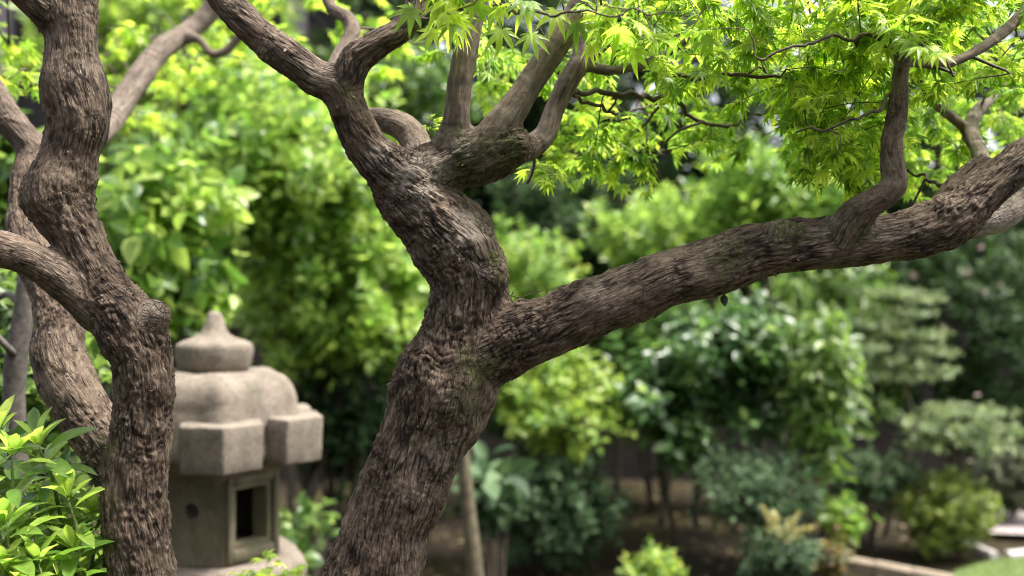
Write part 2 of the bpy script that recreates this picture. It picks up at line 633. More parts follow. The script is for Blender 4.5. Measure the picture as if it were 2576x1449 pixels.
def wood(root, paths, voxel, moss_spots, seed, pale_lit_spots=()):
    """paths: list of (part name, young 0..1, pixel rows). One continuous skin over all of them, then cut into parts."""
    bag = Bag()
    data = []
    for name, young, pts in paths:
        rows = spline(px_path(pts), 0.008)
        # gentle unevenness of girth
        s = np.concatenate([[0], np.cumsum(np.linalg.norm(np.diff(rows[:, :3], axis=0), axis=1))])
        wob = perlin(np.stack([s / 0.09, np.full_like(s, seed + len(data) * 7.3), np.zeros_like(s)], -1))
        rows[:, 3] *= 1 + wob * 0.07
        V, Ft = tube(rows, 20)
        bag.add(V, Ft)
        data.append((name, young, rows, s))
    tmp = mk('tmp_wood', np.vstack(bag.V), np.vstack(bag.F), None)
    m = tmp.modifiers.new('r', 'REMESH')
    m.mode = 'VOXEL'
    m.voxel_size = voxel
    m = tmp.modifiers.new('s', 'SMOOTH')
    m.iterations = 9
    m.factor = 0.6
    m = tmp.modifiers.new('d', 'SUBSURF')
    m.levels = 1
    m.render_levels = 1
    dg = bpy.context.evaluated_depsgraph_get()
    me = tmp.evaluated_get(dg).to_mesh()
    n = len(me.vertices)
    V = np.empty(n * 3, np.float32)
    me.vertices.foreach_get('co', V)
    V = V.reshape(-1, 3).astype(float)
    Nn = np.empty(n * 3, np.float32)
    me.vertices.foreach_get('normal', Nn)
    Nn = Nn.reshape(-1, 3).astype(float)
    Fq = np.empty(len(me.loops), np.int32)
    me.loops.foreach_get('vertex_index', Fq)
    Fq = Fq.reshape(-1, 4)
    bpy.data.objects.remove(tmp)
    # nearest place on every path
    K = len(data)
    mets = np.full((K, n), 9.0)
    near = np.zeros((K, n), np.int64)
    for k, (name, young, rows, s) in enumerate(data):
        C, r = rows[::3, :3].astype(np.float32), rows[::3, 3].astype(np.float32)
        lo, hi = C.min(0) - r.max() * 2.2, C.max(0) + r.max() * 2.2
        sel = np.where(((V > lo) & (V < hi)).all(1))[0]
        for c in range(0, len(sel), 8000):
            id_ = sel[c:c + 8000]
            Vi = V[id_].astype(np.float32)
            dd = np.zeros((len(id_), len(C)), np.float32)
            for ax in range(3):
                dd += (Vi[:, ax][:, None] - C[None, :, ax]) ** 2
            j = (dd / (r * r)[None]).argmin(1)
            near[k, id_] = j * 3
            mets[k, id_] = np.sqrt(dd[np.arange(len(id_)), j]) / r[j]
    best = mets.argmin(0)
    mmin = mets.min(0)
    H = np.zeros(n)
    D = np.zeros(n)
    W = np.zeros(n)
    Y_ = np.zeros(n)
    CO = np.zeros((n, 3))
    for k, (name, young, rows, s) in enumerate(data):
        w = np.exp(-9 * (mets[k] - mmin))
        id_ = np.where((w > 0.02) & (mets[k] < 5))[0]
        if len(id_) == 0:
            continue
        w = w[id_]
        j = near[k, id_]
        C, r = rows[:, :3], rows[:, 3]
        T, A, B = frames(C)
        off = V[id_] - C[j]
        along = (off * T[j]).sum(1)
        ss = s[j] + along
        tw = ss * 1.6 + k
        u0, v0 = (off * A[j]).sum(1), (off * B[j]).sum(1)
        u = u0 * np.cos(tw) - v0 * np.sin(tw)
        v = u0 * np.sin(tw) + v0 * np.cos(tw)
        rr = r[j]
        base = np.stack([u, v, ss], -1) + k * 3.17 + seed
        warp = np.stack([perlin(base * [22, 22, 14] + 5), perlin(base * [22, 22, 14] + 31), perlin(base * [22, 22, 14] + 57)], -1)
        q = base + warp * [0.006, 0.006, 0.02]
        st = np.array([1, 1, 0.17])
        n0 = perlin(q * [1, 1, .11] / 0.021 + 3)
        n1 = perlin(q * [1, 1, .13] / 0.0105)
        n2 = perlin(q * [1, 1, .20] / 0.0056 + 11)
        n3 = perlin(q * [1, 1, .50] / 0.0080 + 23)
        n4 = perlin(q * [.28, .28, 1] / 0.0075 + 41)      # wrinkles across the limb where growth bunched up
        n5 = perlin(q * [1, 1, .30] / 0.0034 + 61)
        wm = sstep(0.10, 0.40, perlin(base * [9, 9, 8] + 77))
        rough = sstep(-0.25, 0.30, perlin(base * [8, 8, 5] + 13))
        wid = 0.10 + 0.22 * rough
        broad = sstep(0.0, 1.0, np.abs(n0) / (wid * 1.5))
        plates = np.clip(np.abs(n1) / wid, 0, 1) ** .7
        fiss = np.clip(np.abs(n2) / (wid * 1.1), 0, 1) ** .7
        cross = sstep(0.0, 0.13, np.abs(n3))
        wr = sstep(0.0, 0.26, np.abs(n4))
        hl = 0.26 * broad + 0.30 * plates + 0.24 * fiss + 0.08 * cross + .12 + n5 * .22
        ha = 0.38 * wr + 0.22 * plates + 0.22 * fiss + .12 + n5 * .22
        h = np.clip(hl * (1 - wm) + ha * wm, 0, 1.1)
        fl = sstep(0.18, 0.42, perlin(q * [1, 1, .5] / 0.011 + 91))
        disp_old = (h - 0.66) * np.clip(rr * 0.155, 0.0018, 0.0115) * (0.45 + 0.85 * rough) + fl * rough * 0.0022 * np.clip(rr / .05, .3, 1)
        # young, smoother bark with rings
        ring = perlin(np.stack([u * 6, v * 6, ss / 0.011], -1) + 3 + k)
        hy = 0.55 + 0.5 * ring * sstep(0, .3, perlin(base * [10, 10, 16] + 3)) + 0.2 * n2
        disp_y = (hy - 0.55) * 0.0018
        hh = h * (1 - young) + hy * young
        dd = disp_old * (1 - young) + disp_y * young
        H[id_] += w * hh
        D[id_] += w * dd
        Y_[id_] += w * young
        own_ = best[id_] == k
        CO[id_[own_]] = (base * [1, 1, 0.19])[own_]
        W[id_] += w
    W = np.maximum(W, 1e-6)
    H /= W
    D /= W
    Y_ /= W
    rbest = np.zeros(n)
    for k, (_, _, rows, s) in enumerate(data):
        q = best == k
        rbest[q] = rows[near[k, q], 3]
    lump = perlin(V / 0.075 + seed) * 0.10 + perlin(V / 0.034 + 9 + seed) * 0.055 + perlin(V / 0.016 + 19 + seed) * 0.02
    D += lump * rbest * (1 - 0.55 * Y_)
    moss = np.zeros(n)
    nz = perlin(V / 0.03 + 5) * .6 + perlin(V / 0.011) * .4
    for (x, y, d, r, a) in moss_spots:
        c = P(x, y, d)
        dist = np.linalg.norm(V - c, axis=1) / (r * d / F)
        moss = np.maximum(moss, a * sstep(1.15, 0.45, dist - nz * 0.5))
    moss = np.clip(moss, 0, 1)
    pale = np.zeros(n)
    for (x, y, d, r, a) in pale_lit_spots:  # lightens the bark colour where light should fall
        c = P(x, y, d)
        dist = np.linalg.norm(V - c, axis=1) / (r * d / F)
        pale = np.maximum(pale, a * sstep(1.1, 0.5, dist - nz * 0.5) * sstep(.25, .6, H))
    V2 = V + Nn * D[:, None]
    # cut into parts
    flab = best[Fq[:, 0]]
    names = []
    for k, d in enumerate(data):
        if d[0] not in names:
            names.append(d[0])
    objs = []
    for nm in names:
        ks = [k for k, d in enumerate(data) if d[0] == nm]
        fs = np.isin(flab, ks)
        if not fs.any():
            continue
        f = Fq[fs]
        used, inv = np.unique(f, return_inverse=True)
        f2 = inv.reshape(-1, 4)
        base_name = nm.split('#')[0]
        o = mk(base_name, V2[used], f2.astype(np.int32), M_BARK, root, True,
               {'bark': H[used], 'moss': moss[used], 'young': Y_[used], 'pale': pale[used], 'barkco': CO[used]})
        objs.append(o)
    # moss tufts: tiny blades on the mossy places and along rough edges
    cand = np.where((moss > 0.45) & (rng.random(n) < 0.06))[0]
    if len(cand):
        b = Bag()
        m_ = len(cand)
        dirn = nrm(Nn[cand] + rng.normal(0, .55, (m_, 3)) + [0, 0, .15])
        scatter(b, 'needle', V2[cand], dirn, rng.normal(size=(m_, 3)), rng.uniform(.004, .010, m_), rng.random(m_))
        o = b.mk('moss', M_MOSS, root, True, 'stuff')
    cand = np.where((H > 0.82) & (Y_ < .3) & (rng.random(n) < 0.012))[0]
    if len(cand):
        b = Bag()
        m_ = len(cand)
        tang = nrm(np.cross(Nn[cand], rng.normal(size=(m_, 3))))
        dirn = nrm(Nn[cand] * .5 + tang)
        scatter(b, 'tiny', V2[cand] - Nn[cand] * .001, dirn, Nn[cand], rng.uniform(.004, .009, m_), rng.random(m_))
        b.mk('bark_flake_layer', M_FLAKE, root, False, 'stuff')
    return data


M_MOSS = leaf_mat('moss_blades', [(0.0, (0.025, 0.032, 0.008)), (0.6, (0.06, 0.08, 0.016)), (1.0, (0.15, 0.18, 0.03))], 0.25, 0.7, 1.4, 0.2)
M_FLAKE = leaf_mat('bark_flakes', [(0.0, (0.03, 0.022, 0.016)), (0.6, (0.09, 0.07, 0.055)), (1.0, (0.2, 0.165, 0.135))], 0.0, 0.85, 1.0, 0.2)

# ------------------------------------------------------------------ ground
def ground_mat():
    m, nt, out = new_mat('garden_earth')
    geo = N(nt, 'NewGeometry').outputs['Position']
    a = noise(nt, 1.3, 6, 0.65, geo)
    b = noise(nt, 14, 6, 0.7, geo)
    earth = ramp(nt, b, [(0.3, (0.012, 0.009, 0.007)), (0.7, (0.036, 0.028, 0.019))])
    mossc = ramp(nt, b, [(0.3, (0.014, 0.013, 0.006)), (0.7, (0.045, 0.036, 0.015))])
    col = mixc(nt, ramp(nt, a, [(0.42, 0.0), (0.58, 1.0)]), earth, mossc)
    p = N(nt, 'BsdfPrincipled')
    p.inputs['Roughness'].default_value = 0.95
    p.inputs['Specular IOR Level'].default_value = 0.1
    nt.links.new(col, p.inputs['Base Color'])
    bp = N(nt, 'Bump', i_Strength=0.7, i_Distance=0.02)
    nt.links.new(b, bp.inputs['Height'])
    nt.links.new(bp.outputs[0], p.inputs['Normal'])
    nt.links.new(p.outputs[0], out.inputs[0])
    return m


def grid_sheet(name, x0, x1, y0, y1, nx, ny, zf, mat, kind='structure'):
    xs, ys = np.meshgrid(np.linspace(x0, x1, nx), np.linspace(y0, y1, ny))
    p = np.stack([xs.ravel(), ys.ravel()], -1)
    V = np.column_stack([p, zf(p)])
    i = np.arange(ny - 1)[:, None] * nx + np.arange(nx - 1)[None]
    Fq = np.stack([i, i + 1, i + 1 + nx, i + nx], -1).reshape(-1, 4)
    return mk(name, V, Fq, mat, None, True, None, kind)


def gz(p):
    q = np.column_stack([p[:, 0], p[:, 1], np.zeros(len(p))])
    near_ = np.exp(-((p[:, 0] / 14) ** 2 + ((p[:, 1] - 5) / 14) ** 2))
    return perlin(q * 0.9) * 0.035 * near_ + perlin(q * 4) * 0.008 * near_ - 0.03


g = grid_sheet('ground', -80, 80, -40, 120, 170, 170, gz, ground_mat())
g['label'] = 'dark brown garden earth with patches of dry moss'


def ground_at(px, py):
    d = CAMZ * F / (py - 724.5)
    return P(px, py, d)


# lawn at the lower right
LA = ground_at(2395, 1425)
lawn_poly = [ground_at(2405, 1440)[:2], ground_at(2500, 1412)[:2], ground_at(2640, 1402)[:2], (6.0, 5.2), (6.0, 2.0), (0.9, 2.0), (1.0, 3.5)]
LAWN_M = plain_mat('lawn_soil', (0.05, 0.075, 0.02), (0.10, 0.14, 0.04), 30, 0.95)
mk('lawn', [(x, y, 0.012) for x, y in lawn_poly][::-1], [list(range(len(lawn_poly)))], LAWN_M, None, False, None, 'structure')['label'] = 'bright lawn beyond the kerb corner'
M_GRASS = leaf_mat('grass_blades', [(0.0, (0.06, 0.12, 0.02)), (0.6, (0.12, 0.20, 0.04)), (1.0, (0.22, 0.26, 0.08))], 0.35, 0.5)


def in_poly(pt, poly):
    x, y = pt[:, 0], pt[:, 1]
    c = np.zeros(len(pt), bool)
    j = len(poly) - 1
    for i in range(len(poly)):
        xi, yi = poly[i]
        xj, yj = poly[j]
        hit = ((yi > y) != (yj > y)) & (x < (xj - xi) * (y - yi) / (yj - yi + 1e-9) + xi)
        c ^= hit
        j = i
    return c


gp = np.column_stack([rng.uniform(1.0, 4.2, 24000), rng.uniform(3.6, 6.2, 24000)])
gp = gp[in_poly(gp, lawn_poly)]
nb = len(gp)
b = Bag()
scatter(b, 'blade', np.column_stack([gp, np.full(nb, .010)]), nrm(np.column_stack([rng.normal(0, .45, (nb, 2)), np.ones(nb)])), rng.normal(size=(nb, 3)), rng.uniform(.015, .04, nb), rng.random(nb))
tag(b.mk('grass', M_GRASS, None, True, 'stuff'), 'short pale green grass of the lawn corner', 'grass', kind='stuff')

# grey path behind the azaleas
PATH_M = plain_mat('path_gravel', (0.20, 0.17, 0.16), (0.36, 0.31, 0.30), 40, 0.95)
pp = [ground_at(2455, 1345)[:2], ground_at(2470, 1290)[:2], (6.5, 6.9), (6.5, 6.1), ground_at(2576, 1350)[:2]]
mk('path', [(x, y, 0.016) for x, y in pp][::-1], [list(range(len(pp)))], PATH_M, None, False, None, 'structure')['label'] = 'pinkish grey gravel path behind the shrubs'


def box_between(name, a, b_, w, h, mat, label, cat, z0=-0.03, group=None, nseg=1):
    """A row of kerb stones from a to b (plan points)."""
    a, b_ = np.array(a, float), np.array(b_, float)
    L = np.linalg.norm(b_ - a)
    t = (b_ - a) / L
    nrm2 = np.array([-t[1], t[0]])
    root = thing(name, label, cat, (*a, z0), group)
    for s in range(nseg):
        p0 = a + t * (L * s / nseg + .004)
        p1 = a + t * (L * (s + 1) / nseg - .004)
        dz = rng.normal(0, .004)
        bev = 0.012
        V, prof = [], [(-w / 2, 0), (-w / 2, h - bev), (-w / 2 + bev, h), (w / 2 - bev, h), (w / 2, h - bev), (w / 2, 0)]
        for q in (p0, p1):
            for o, z in prof:
                xy = q + nrm2 * (o + rng.normal(0, .002))
                V.append((xy[0], xy[1], z0 + z + dz))
        k = len(prof)
        Fc = [[i, (i + 1) % k, (i + 1) % k + k, i + k] for i in range(k)] + [list(range(k))[::-1], list(range(k, 2 * k))]
        mk('kerb_stone', V, Fc, mat, root, False)
    return root


KERB_M = plain_mat('kerb_beige', (0.19, 0.15, 0.11), (0.33, 0.27, 0.205), 18, 0.9)
KERBW_M = plain_mat('kerb_pale', (0.38, 0.35, 0.34), (0.55, 0.51, 0.50), 18, 0.85)


def at_z(px, py, z):
    d = (CAMZ - z) * F / (py - 724.5)
    return P(px, py, d)[:2]


kA, kB, kC = at_z(2110, 1372, .1), at_z(2400, 1424, .1), at_z(2130, 1452, .1)
box_between('kerb', kA, kB, .065, .08, KERB_M, 'beige stone kerb running back from the lawn corner to the low red shrub', 'kerb', nseg=3)
box_between('kerb', kB + np.array([-.06, -.07]), kC, .065, .08, KERB_M, 'beige stone kerb along the front of the small planted bed', 'kerb', nseg=3)
wA, wB, wC = at_z(2425, 1358, .032), at_z(2505, 1388, .032), at_z(2640, 1378, .032)
box_between('kerb', wA, wB, .05, .062, KERBW_M, 'white kerb leading to the olive clipped shrub', 'kerb', nseg=1)
box_between('kerb', wB + np.array([.06, 0.0]), wC, .05, .062, KERBW_M, 'white kerb along the edge of the lawn', 'kerb', nseg=1)

# ------------------------------------------------------------------ garden wall and house behind
WALL_M = plain_mat('wall_plaster', (0.026, 0.021, 0.019), (0.055, 0.045, 0.040), 5, 0.9, .3, .01)
CAP_M = plain_mat('wall_cap', (0.06, 0.055, 0.05), (0.14, 0.125, 0.115), 12, 0.85)


def boxv(x0, x1, y0, y1, z0, z1, bev=0.0):
    V = np.array([(x0, y0, z0), (x1, y0, z0), (x1, y1, z0), (x0, y1, z0), (x0, y0, z1), (x1, y0, z1), (x1, y1, z1), (x0, y1, z1)], float)
    Fc = np.array([(0, 3, 2, 1), (4, 5, 6, 7), (0, 1, 5, 4), (1, 2, 6, 5), (2, 3, 7, 6), (3, 0, 4, 7)])
    return V, Fc


wl = thing('garden_wall', 'dark brown plastered garden wall behind the shrubs with a stone capping', 'wall', (0, 8.2, 0))
V, Fc = boxv(-9, 9, 8.2, 8.4, -.1, 1.25)
mk('wall_face', V, Fc, WALL_M, wl, False)
x = -9.0
while x < 9:
    L = 0.9
    V, Fc = boxv(x + .005, x + L - .005, 8.13, 8.47, 1.253, 1.34 + rng.normal(0, .003))
    mk('cap_stone', V, Fc, CAP_M, wl, False)
    x += L

HW_M = plain_mat('house_dark_timber', (0.012, 0.010, 0.010), (0.03, 0.026, 0.026), 8, 0.7)
HP_M = plain_mat('house_pale_post', (0.24, 0.20, 0.23), (0.36, 0.31, 0.35), 6, 0.8)
HR_M = plain_mat('house_roof_tile', (0.05, 0.05, 0.055), (0.10, 0.10, 0.11), 10, 0.6)
HG_M = plain_mat('house_window', (0.01, 0.011, 0.013), (0.02, 0.022, 0.025), 2, 0.15, 0.0, .001, .6)
hs_ = thing('house', 'dark timber house with pale posts glimpsed behind the leaves', 'house', (-4.5, 11.0, 0))
V, Fc = boxv(-8.6, -1.2, 11.0, 14, -.1, 5.2)
mk('wall', V, Fc, HW_M, hs_, False)
for x in (-8.5, -7.3, -6.1, -5.45, -4.6, -3.4, -2.3, -1.35):
    V, Fc = boxv(x - .11, x + .11, 10.90, 10.997, -.1, 5.2)
    mk('post', V, Fc, HP_M, hs_, False)
for x in (-7.9, -6.7, -4.0, -2.85):
    V, Fc = boxv(x - .42, x + .42, 10.95, 10.996, 2.2, 4.2)
    w_ = mk('window', V, Fc, HG_M, hs_, False)
    for xx in (-.4, 0, .4):
        V, Fc = boxv(x + xx - .02, x + xx + .02, 10.93, 10.949, 2.2, 4.2)
        o = mk('mullion', V, Fc, HP_M, None, False)
        o.parent = w_
        o.matrix_parent_inverse = Matrix.Identity(4)
rv = np.array([(-9.2, 10.2, 5.1), (-.6, 10.2, 5.1), (-.6, 12.5, 6.6), (-9.2, 12.5, 6.6), (-9.2, 14.8, 5.1), (-.6, 14.8, 5.1),
               (-9.2, 10.2, 5.25), (-.6, 10.2, 5.25), (-.6, 12.5, 6.75), (-9.2, 12.5, 6.75), (-9.2, 14.8, 5.25), (-.6, 14.8, 5.25)])
mk('roof', rv, [[0, 1, 2, 3], [3, 2, 5, 4], [9, 8, 7, 6], [10, 11, 8, 9], [0, 6, 7, 1], [4, 5, 11, 10], [0, 3, 9, 6], [3, 4, 10, 9], [1, 7, 8, 2], [2, 8, 11, 5]], HR_M, hs_, False)

# ------------------------------------------------------------------ stone lantern
LD = 3.0
LC = P(540, 1000, LD)
PXM = LD / F
zy = lambda y: CAMZ - (y - 724.5) * PXM
lan = thing('stone_lantern', 'weathered granite garden lantern with a domed six-sided roof and bun-shaped finial', 'lantern', (LC[0], LC[1], 0))
PHI = R_(20)


def lathe(prof, k=40, hexm=None):
    """prof rows (z, r); hexm(i) 0 round .. 1 hexagonal."""
    V, Fc = [], []
    n = len(prof)
    for i, (z, r) in enumerate(prof):
        for j in range(k):
            a = 2 * math.pi * j / k
            hx = 0 if hexm is None else hexm(i)
            aa = ((a + math.pi / 6) % (math.pi / 3)) - math.pi / 6      # corner at 0
            rh = math.cos(math.pi / 6) / math.cos(math.pi / 6 - abs(aa))
            rr = r * ((1 - hx) + hx * rh)
            az = a + PHI
            V.append((LC[0] + math.sin(az) * rr, LC[1] - math.cos(az) * rr, z))
    for i in range(n - 1):
        for j in range(k):
            j2 = (j + 1) % k
            Fc.append([i * k + j, i * k + j2, (i + 1) * k + j2, (i + 1) * k + j])
    Fc.append(list(range(k))[::-1])
    Fc.append([(n - 1) * k + j for j in range(k)])
    return V, Fc


def smooth_prof(rows, step=0.006):
    r = spline([(a, b, 0, 1) for a, b in rows], step)
    return [(a, max(b, 0.001)) for a, b in r[:, :2]]


def rough_stone(V, amp=0.003):
    V = np.asarray(V, float)
    return V + np.stack([perlin(V / .05 + k * 17) for k in range(3)], -1) * amp + np.stack([perlin(V / .018 + k * 29) for k in range(3)], -1) * amp * .4


pf = smooth_prof([(zy(y), r * PXM) for y, r in [(944, 66), (938, 76), (925, 86), (905, 92), (887, 95), (873, 95), (864, 91), (858, 80), (853, 63), (847, 47), (838, 35), (823, 27), (804, 21), (789, 15), (781, 2)]], .004)
V, Fc = lathe(pf, 48)
mk('finial', rough_stone(V, .002), Fc, M_STONE, lan)
pf = smooth_prof([(zy(y), r * PXM) for y, r in [(1196, 150), (1176, 166), (1158, 196), (1142, 212), (1128, 218), (1112, 219), (1085, 217), (1050, 214), (1020, 210), (990, 204), (965, 193), (949, 176), (939, 150), (934, 110), (932, 50), (932, 2)]], .006)
V, Fc = lathe(pf, 72, lambda i: 0.85)
V = np.array(V)
# raised ridges to the six corners
az = np.arctan2(V[:, 0] - LC[0], -(V[:, 1] - LC[1])) - PHI
da = np.abs((az + math.pi / 6) % (math.pi / 3) - math.pi / 6)
rad = np.hypot(V[:, 0] - LC[0], V[:, 1] - LC[1])
lift = np.exp(-(da / .22) ** 2) * .012 * sstep(.05, .14, rad)
V[:, :2] += (V[:, :2] - LC[:2]) / (rad[:, None] + 1e-6) * lift[:, None]
V[:, 2] += lift * .5 * (V[:, 2] > zy(1060))
roof = mk('roof', rough_stone(V, .003), Fc, M_STONE, lan)


def bevel_mesh(V, Fc, w=.008, seg=2):
    import bmesh
    me = mesh_data('t', V, Fc)
    bm = bmesh.new()
    bm.from_mesh(me)
    bmesh.ops.recalc_face_normals(bm, faces=bm.faces)
    bmesh.ops.bevel(bm, geom=list(bm.edges), offset=w, segments=seg, affect='EDGES', profile=.6)
    bmesh.ops.subdivide_edges(bm, edges=[e for e in bm.edges if e.calc_length() > .03], cuts=3, use_grid_fill=True)
    bm.verts.ensure_lookup_table()
    V = np.array([v.co for v in bm.verts])
    Fc = [[v.index for v in f.verts] for f in bm.faces]
    bm.free()
    bpy.data.meshes.remove(me)
    return V, Fc


for k in range(6):
    a = PHI + k * math.pi / 3
    er = np.array([math.sin(a), -math.cos(a)])
    et = np.array([math.cos(a), math.sin(a)])
    half, ro = 92 * PXM, 282 * PXM
    rs_ = ro - half * math.tan(R_(30))
    ri = 175 * PXM
    foot = [er * ro, er * rs_ + et * half, er * ri + et * half * .95, er * ri - et * half * .95, er * rs_ - et * half]
    zt, zb = zy(1036), zy(1150)
    V = []
    for z, sc in ((zb, 1.0), (zt, 1.02)):
        for i, f in enumerate(foot):
            V.append((LC[0] + f[0] * sc, LC[1] + f[1] * sc, z - (0.004 if (z == zt and i in (0, 1, 4)) else 0)))
    Fc = [[0, 1, 2, 3, 4], [9, 8, 7, 6, 5]] + [[i, i + 5, (i + 1) % 5 + 5, (i + 1) % 5] for i in range(5)]
    V, Fc = bevel_mesh(V, Fc, .006, 2)
    mk('corner_scroll', rough_stone(V, .0025), Fc, M_STONE, lan, True)


PHI = R_(24)


def panel(k, rl, z0, z1, th, hole, name):
    """One side of the light chamber between corner k and k+1, with a hole (list of 2D points around it) or none."""
    a0, a1 = PHI + k * math.pi / 3, PHI + (k + 1) * math.pi / 3
    p0 = LC[:2] + rl * np.array([math.sin(a0), -math.cos(a0)])
    p1 = LC[:2] + rl * np.array([math.sin(a1), -math.cos(a1)])
    am = (a0 + a1) / 2
    nn = np.array([math.sin(am), -math.cos(am)])
    L = np.linalg.norm(p1 - p0)
    t = (p1 - p0) / L
    V, Fc = [], []

    def pt(u, z, dep):
        sh = dep * math.tan(math.pi / 6)
        uu = sh + u * (L - 2 * sh) / L
        q = p0 + t * uu - nn * dep
        V.append((q[0], q[1], z))
        return len(V) - 1
    if hole is None:
        idx = [pt(u, z, d) for d in (0, th) for (u, z) in ((0, z0), (L, z0), (L, z1), (0, z1))]
        Fc = [[0, 1, 2, 3], [7, 6, 5, 4]] + [[i, i + 4, (i + 1) % 4 + 4, (i + 1) % 4] for i in range(4)]
    else:
        m = len(hole)
        hc = (np.min(np.array(hole), axis=0) + np.max(np.array(hole), axis=0)) / 2
        rows = []
        for d in (0, th):
            inner = [pt(L * hu, z0 + (z1 - z0) * hz, d) for hu, hz in hole]
            outer = []
            for hu, hz in hole:
                dx, dz = (hu - hc[0]) * L, (hz - hc[1]) * (z1 - z0)
                px_, pz_ = hc[0] * L, hc[1] * (z1 - z0)
                s = min(((L - px_) if dx > 0 else px_) / (abs(dx) + 1e-9), ((z1 - z0 - pz_) if dz > 0 else pz_) / (abs(dz) + 1e-9))
                outer.append(pt(px_ + dx * s, z0 + pz_ + dz * s, d))
            rows.append((inner, outer))
        for i in range(m):
            j = (i + 1) % m
            (i0, o0), (i1, o1) = rows
            Fc += [[i0[i], o0[i], o0[j], i0[j]], [i1[j], o1[j], o1[i], i1[i]], [i0[i], i0[j], i1[j], i1[i]], [o0[i], o1[i], o1[j], o0[j]]]
    return mk(name, rough_stone(V, .0015), Fc, M_STONE_ALGAE, lan, False)


ZB, ZT = zy(1386), zy(1170)
RL = 166 * PXM


def dense(loop, n=10):
    out = []
    for i in range(len(loop)):
        a, b_ = np.array(loop[i]), np.array(loop[(i + 1) % len(loop)])
        out += [tuple(a + (b_ - a) * q / n) for q in range(n)]
    return out


rect = dense([(.2, .22), (.78, .22), (.78, .82), (.2, .82)])
_W, _H = RL, ZT - ZB
_ang = sorted(list(np.linspace(-math.pi, math.pi, 28, endpoint=False)) + [math.atan2((z - .60) * _H, (u - .5) * _W) for u in (0, 1) for z in (0, 1)])
circ = [(.5 + .022 / _W * math.cos(t), .60 + .022 / _H * math.sin(t)) for t in _ang]
panel(0, RL, ZB, ZT, .045, rect, 'window_panel')
panel(5, RL, ZB, ZT, .045, circ, 'moon_window_panel')
for k, hole in ((1, None), (2, None), (3, None), (4, None)):
    panel(k, RL, ZB, ZT, .045, hole, 'side_panel')
# raised frame around the square window
a0, a1 = PHI, PHI + math.pi / 3
p0 = LC[:2] + (RL + .0) * np.array([math.sin(a0), -math.cos(a0)])
p1 = LC[:2] + (RL + .0) * np.array([math.sin(a1), -math.cos(a1)])
am = (a0 + a1) / 2
nn = np.array([math.sin(am), -math.cos(am)])
tt = (p1 - p0) / np.linalg.norm(p1 - p0)
LL = np.linalg.norm(p1 - p0)
for (u0, u1, h0, h1) in ((.02, .13, .02, .98), (.87, .98, .02, .98), (.133, .867, .02, .16), (.133, .867, .88, .98)):
    V = []
    for dep in (.011, -.004):
        for (u, h) in ((u0, h0), (u1, h0), (u1, h1), (u0, h1)):
            q = p0 + tt * u * LL + nn * dep
            V.append((q[0], q[1], ZB + (ZT - ZB) * h))
    Fc = [[0, 1, 2, 3], [7, 6, 5, 4]] + [[i, i + 4, (i + 1) % 4 + 4, (i + 1) % 4] for i in range(4)]
    V, Fc = bevel_mesh(V, Fc, .003, 1)
    mk('window_frame', rough_stone(V, .001), Fc, M_STONE_ALGAE, lan, True)
V, Fc = lathe([(ZB - .002, .10), (ZB - .002, RL * .86), (ZB + .03, RL * .86), (ZB + .03, .10)], 36, lambda i: 1)
mk('chamber_floor', V, Fc, M_STONE, lan, False)
pf = smooth_prof([(zy(1600), 120 * PXM), (zy(1560), 150 * PXM), (zy(1520), 195 * PXM), (zy(1480), 225 * PXM), (zy(1440), 238 * PXM), (zy(1410), 236 * PXM), (zy(1394), 222 * PXM), (zy(1389), 200 * PXM), (zy(1388), 60 * PXM), (zy(1388), 4 * PXM)], .008)
V, Fc = lathe(pf, 60, lambda i: .7)
mk('platform', rough_stone(V, .004), Fc, M_STONE, lan)
pf = smooth_prof([(-.05, .20), (.04, .20), (.08, .15), (.12, .115), (.28, .105), (.42, .11), (.52, .13)], .02)
V, Fc = lathe(pf, 32)
mk('shaft', rough_stone(V, .003), Fc, M_STONE, lan)

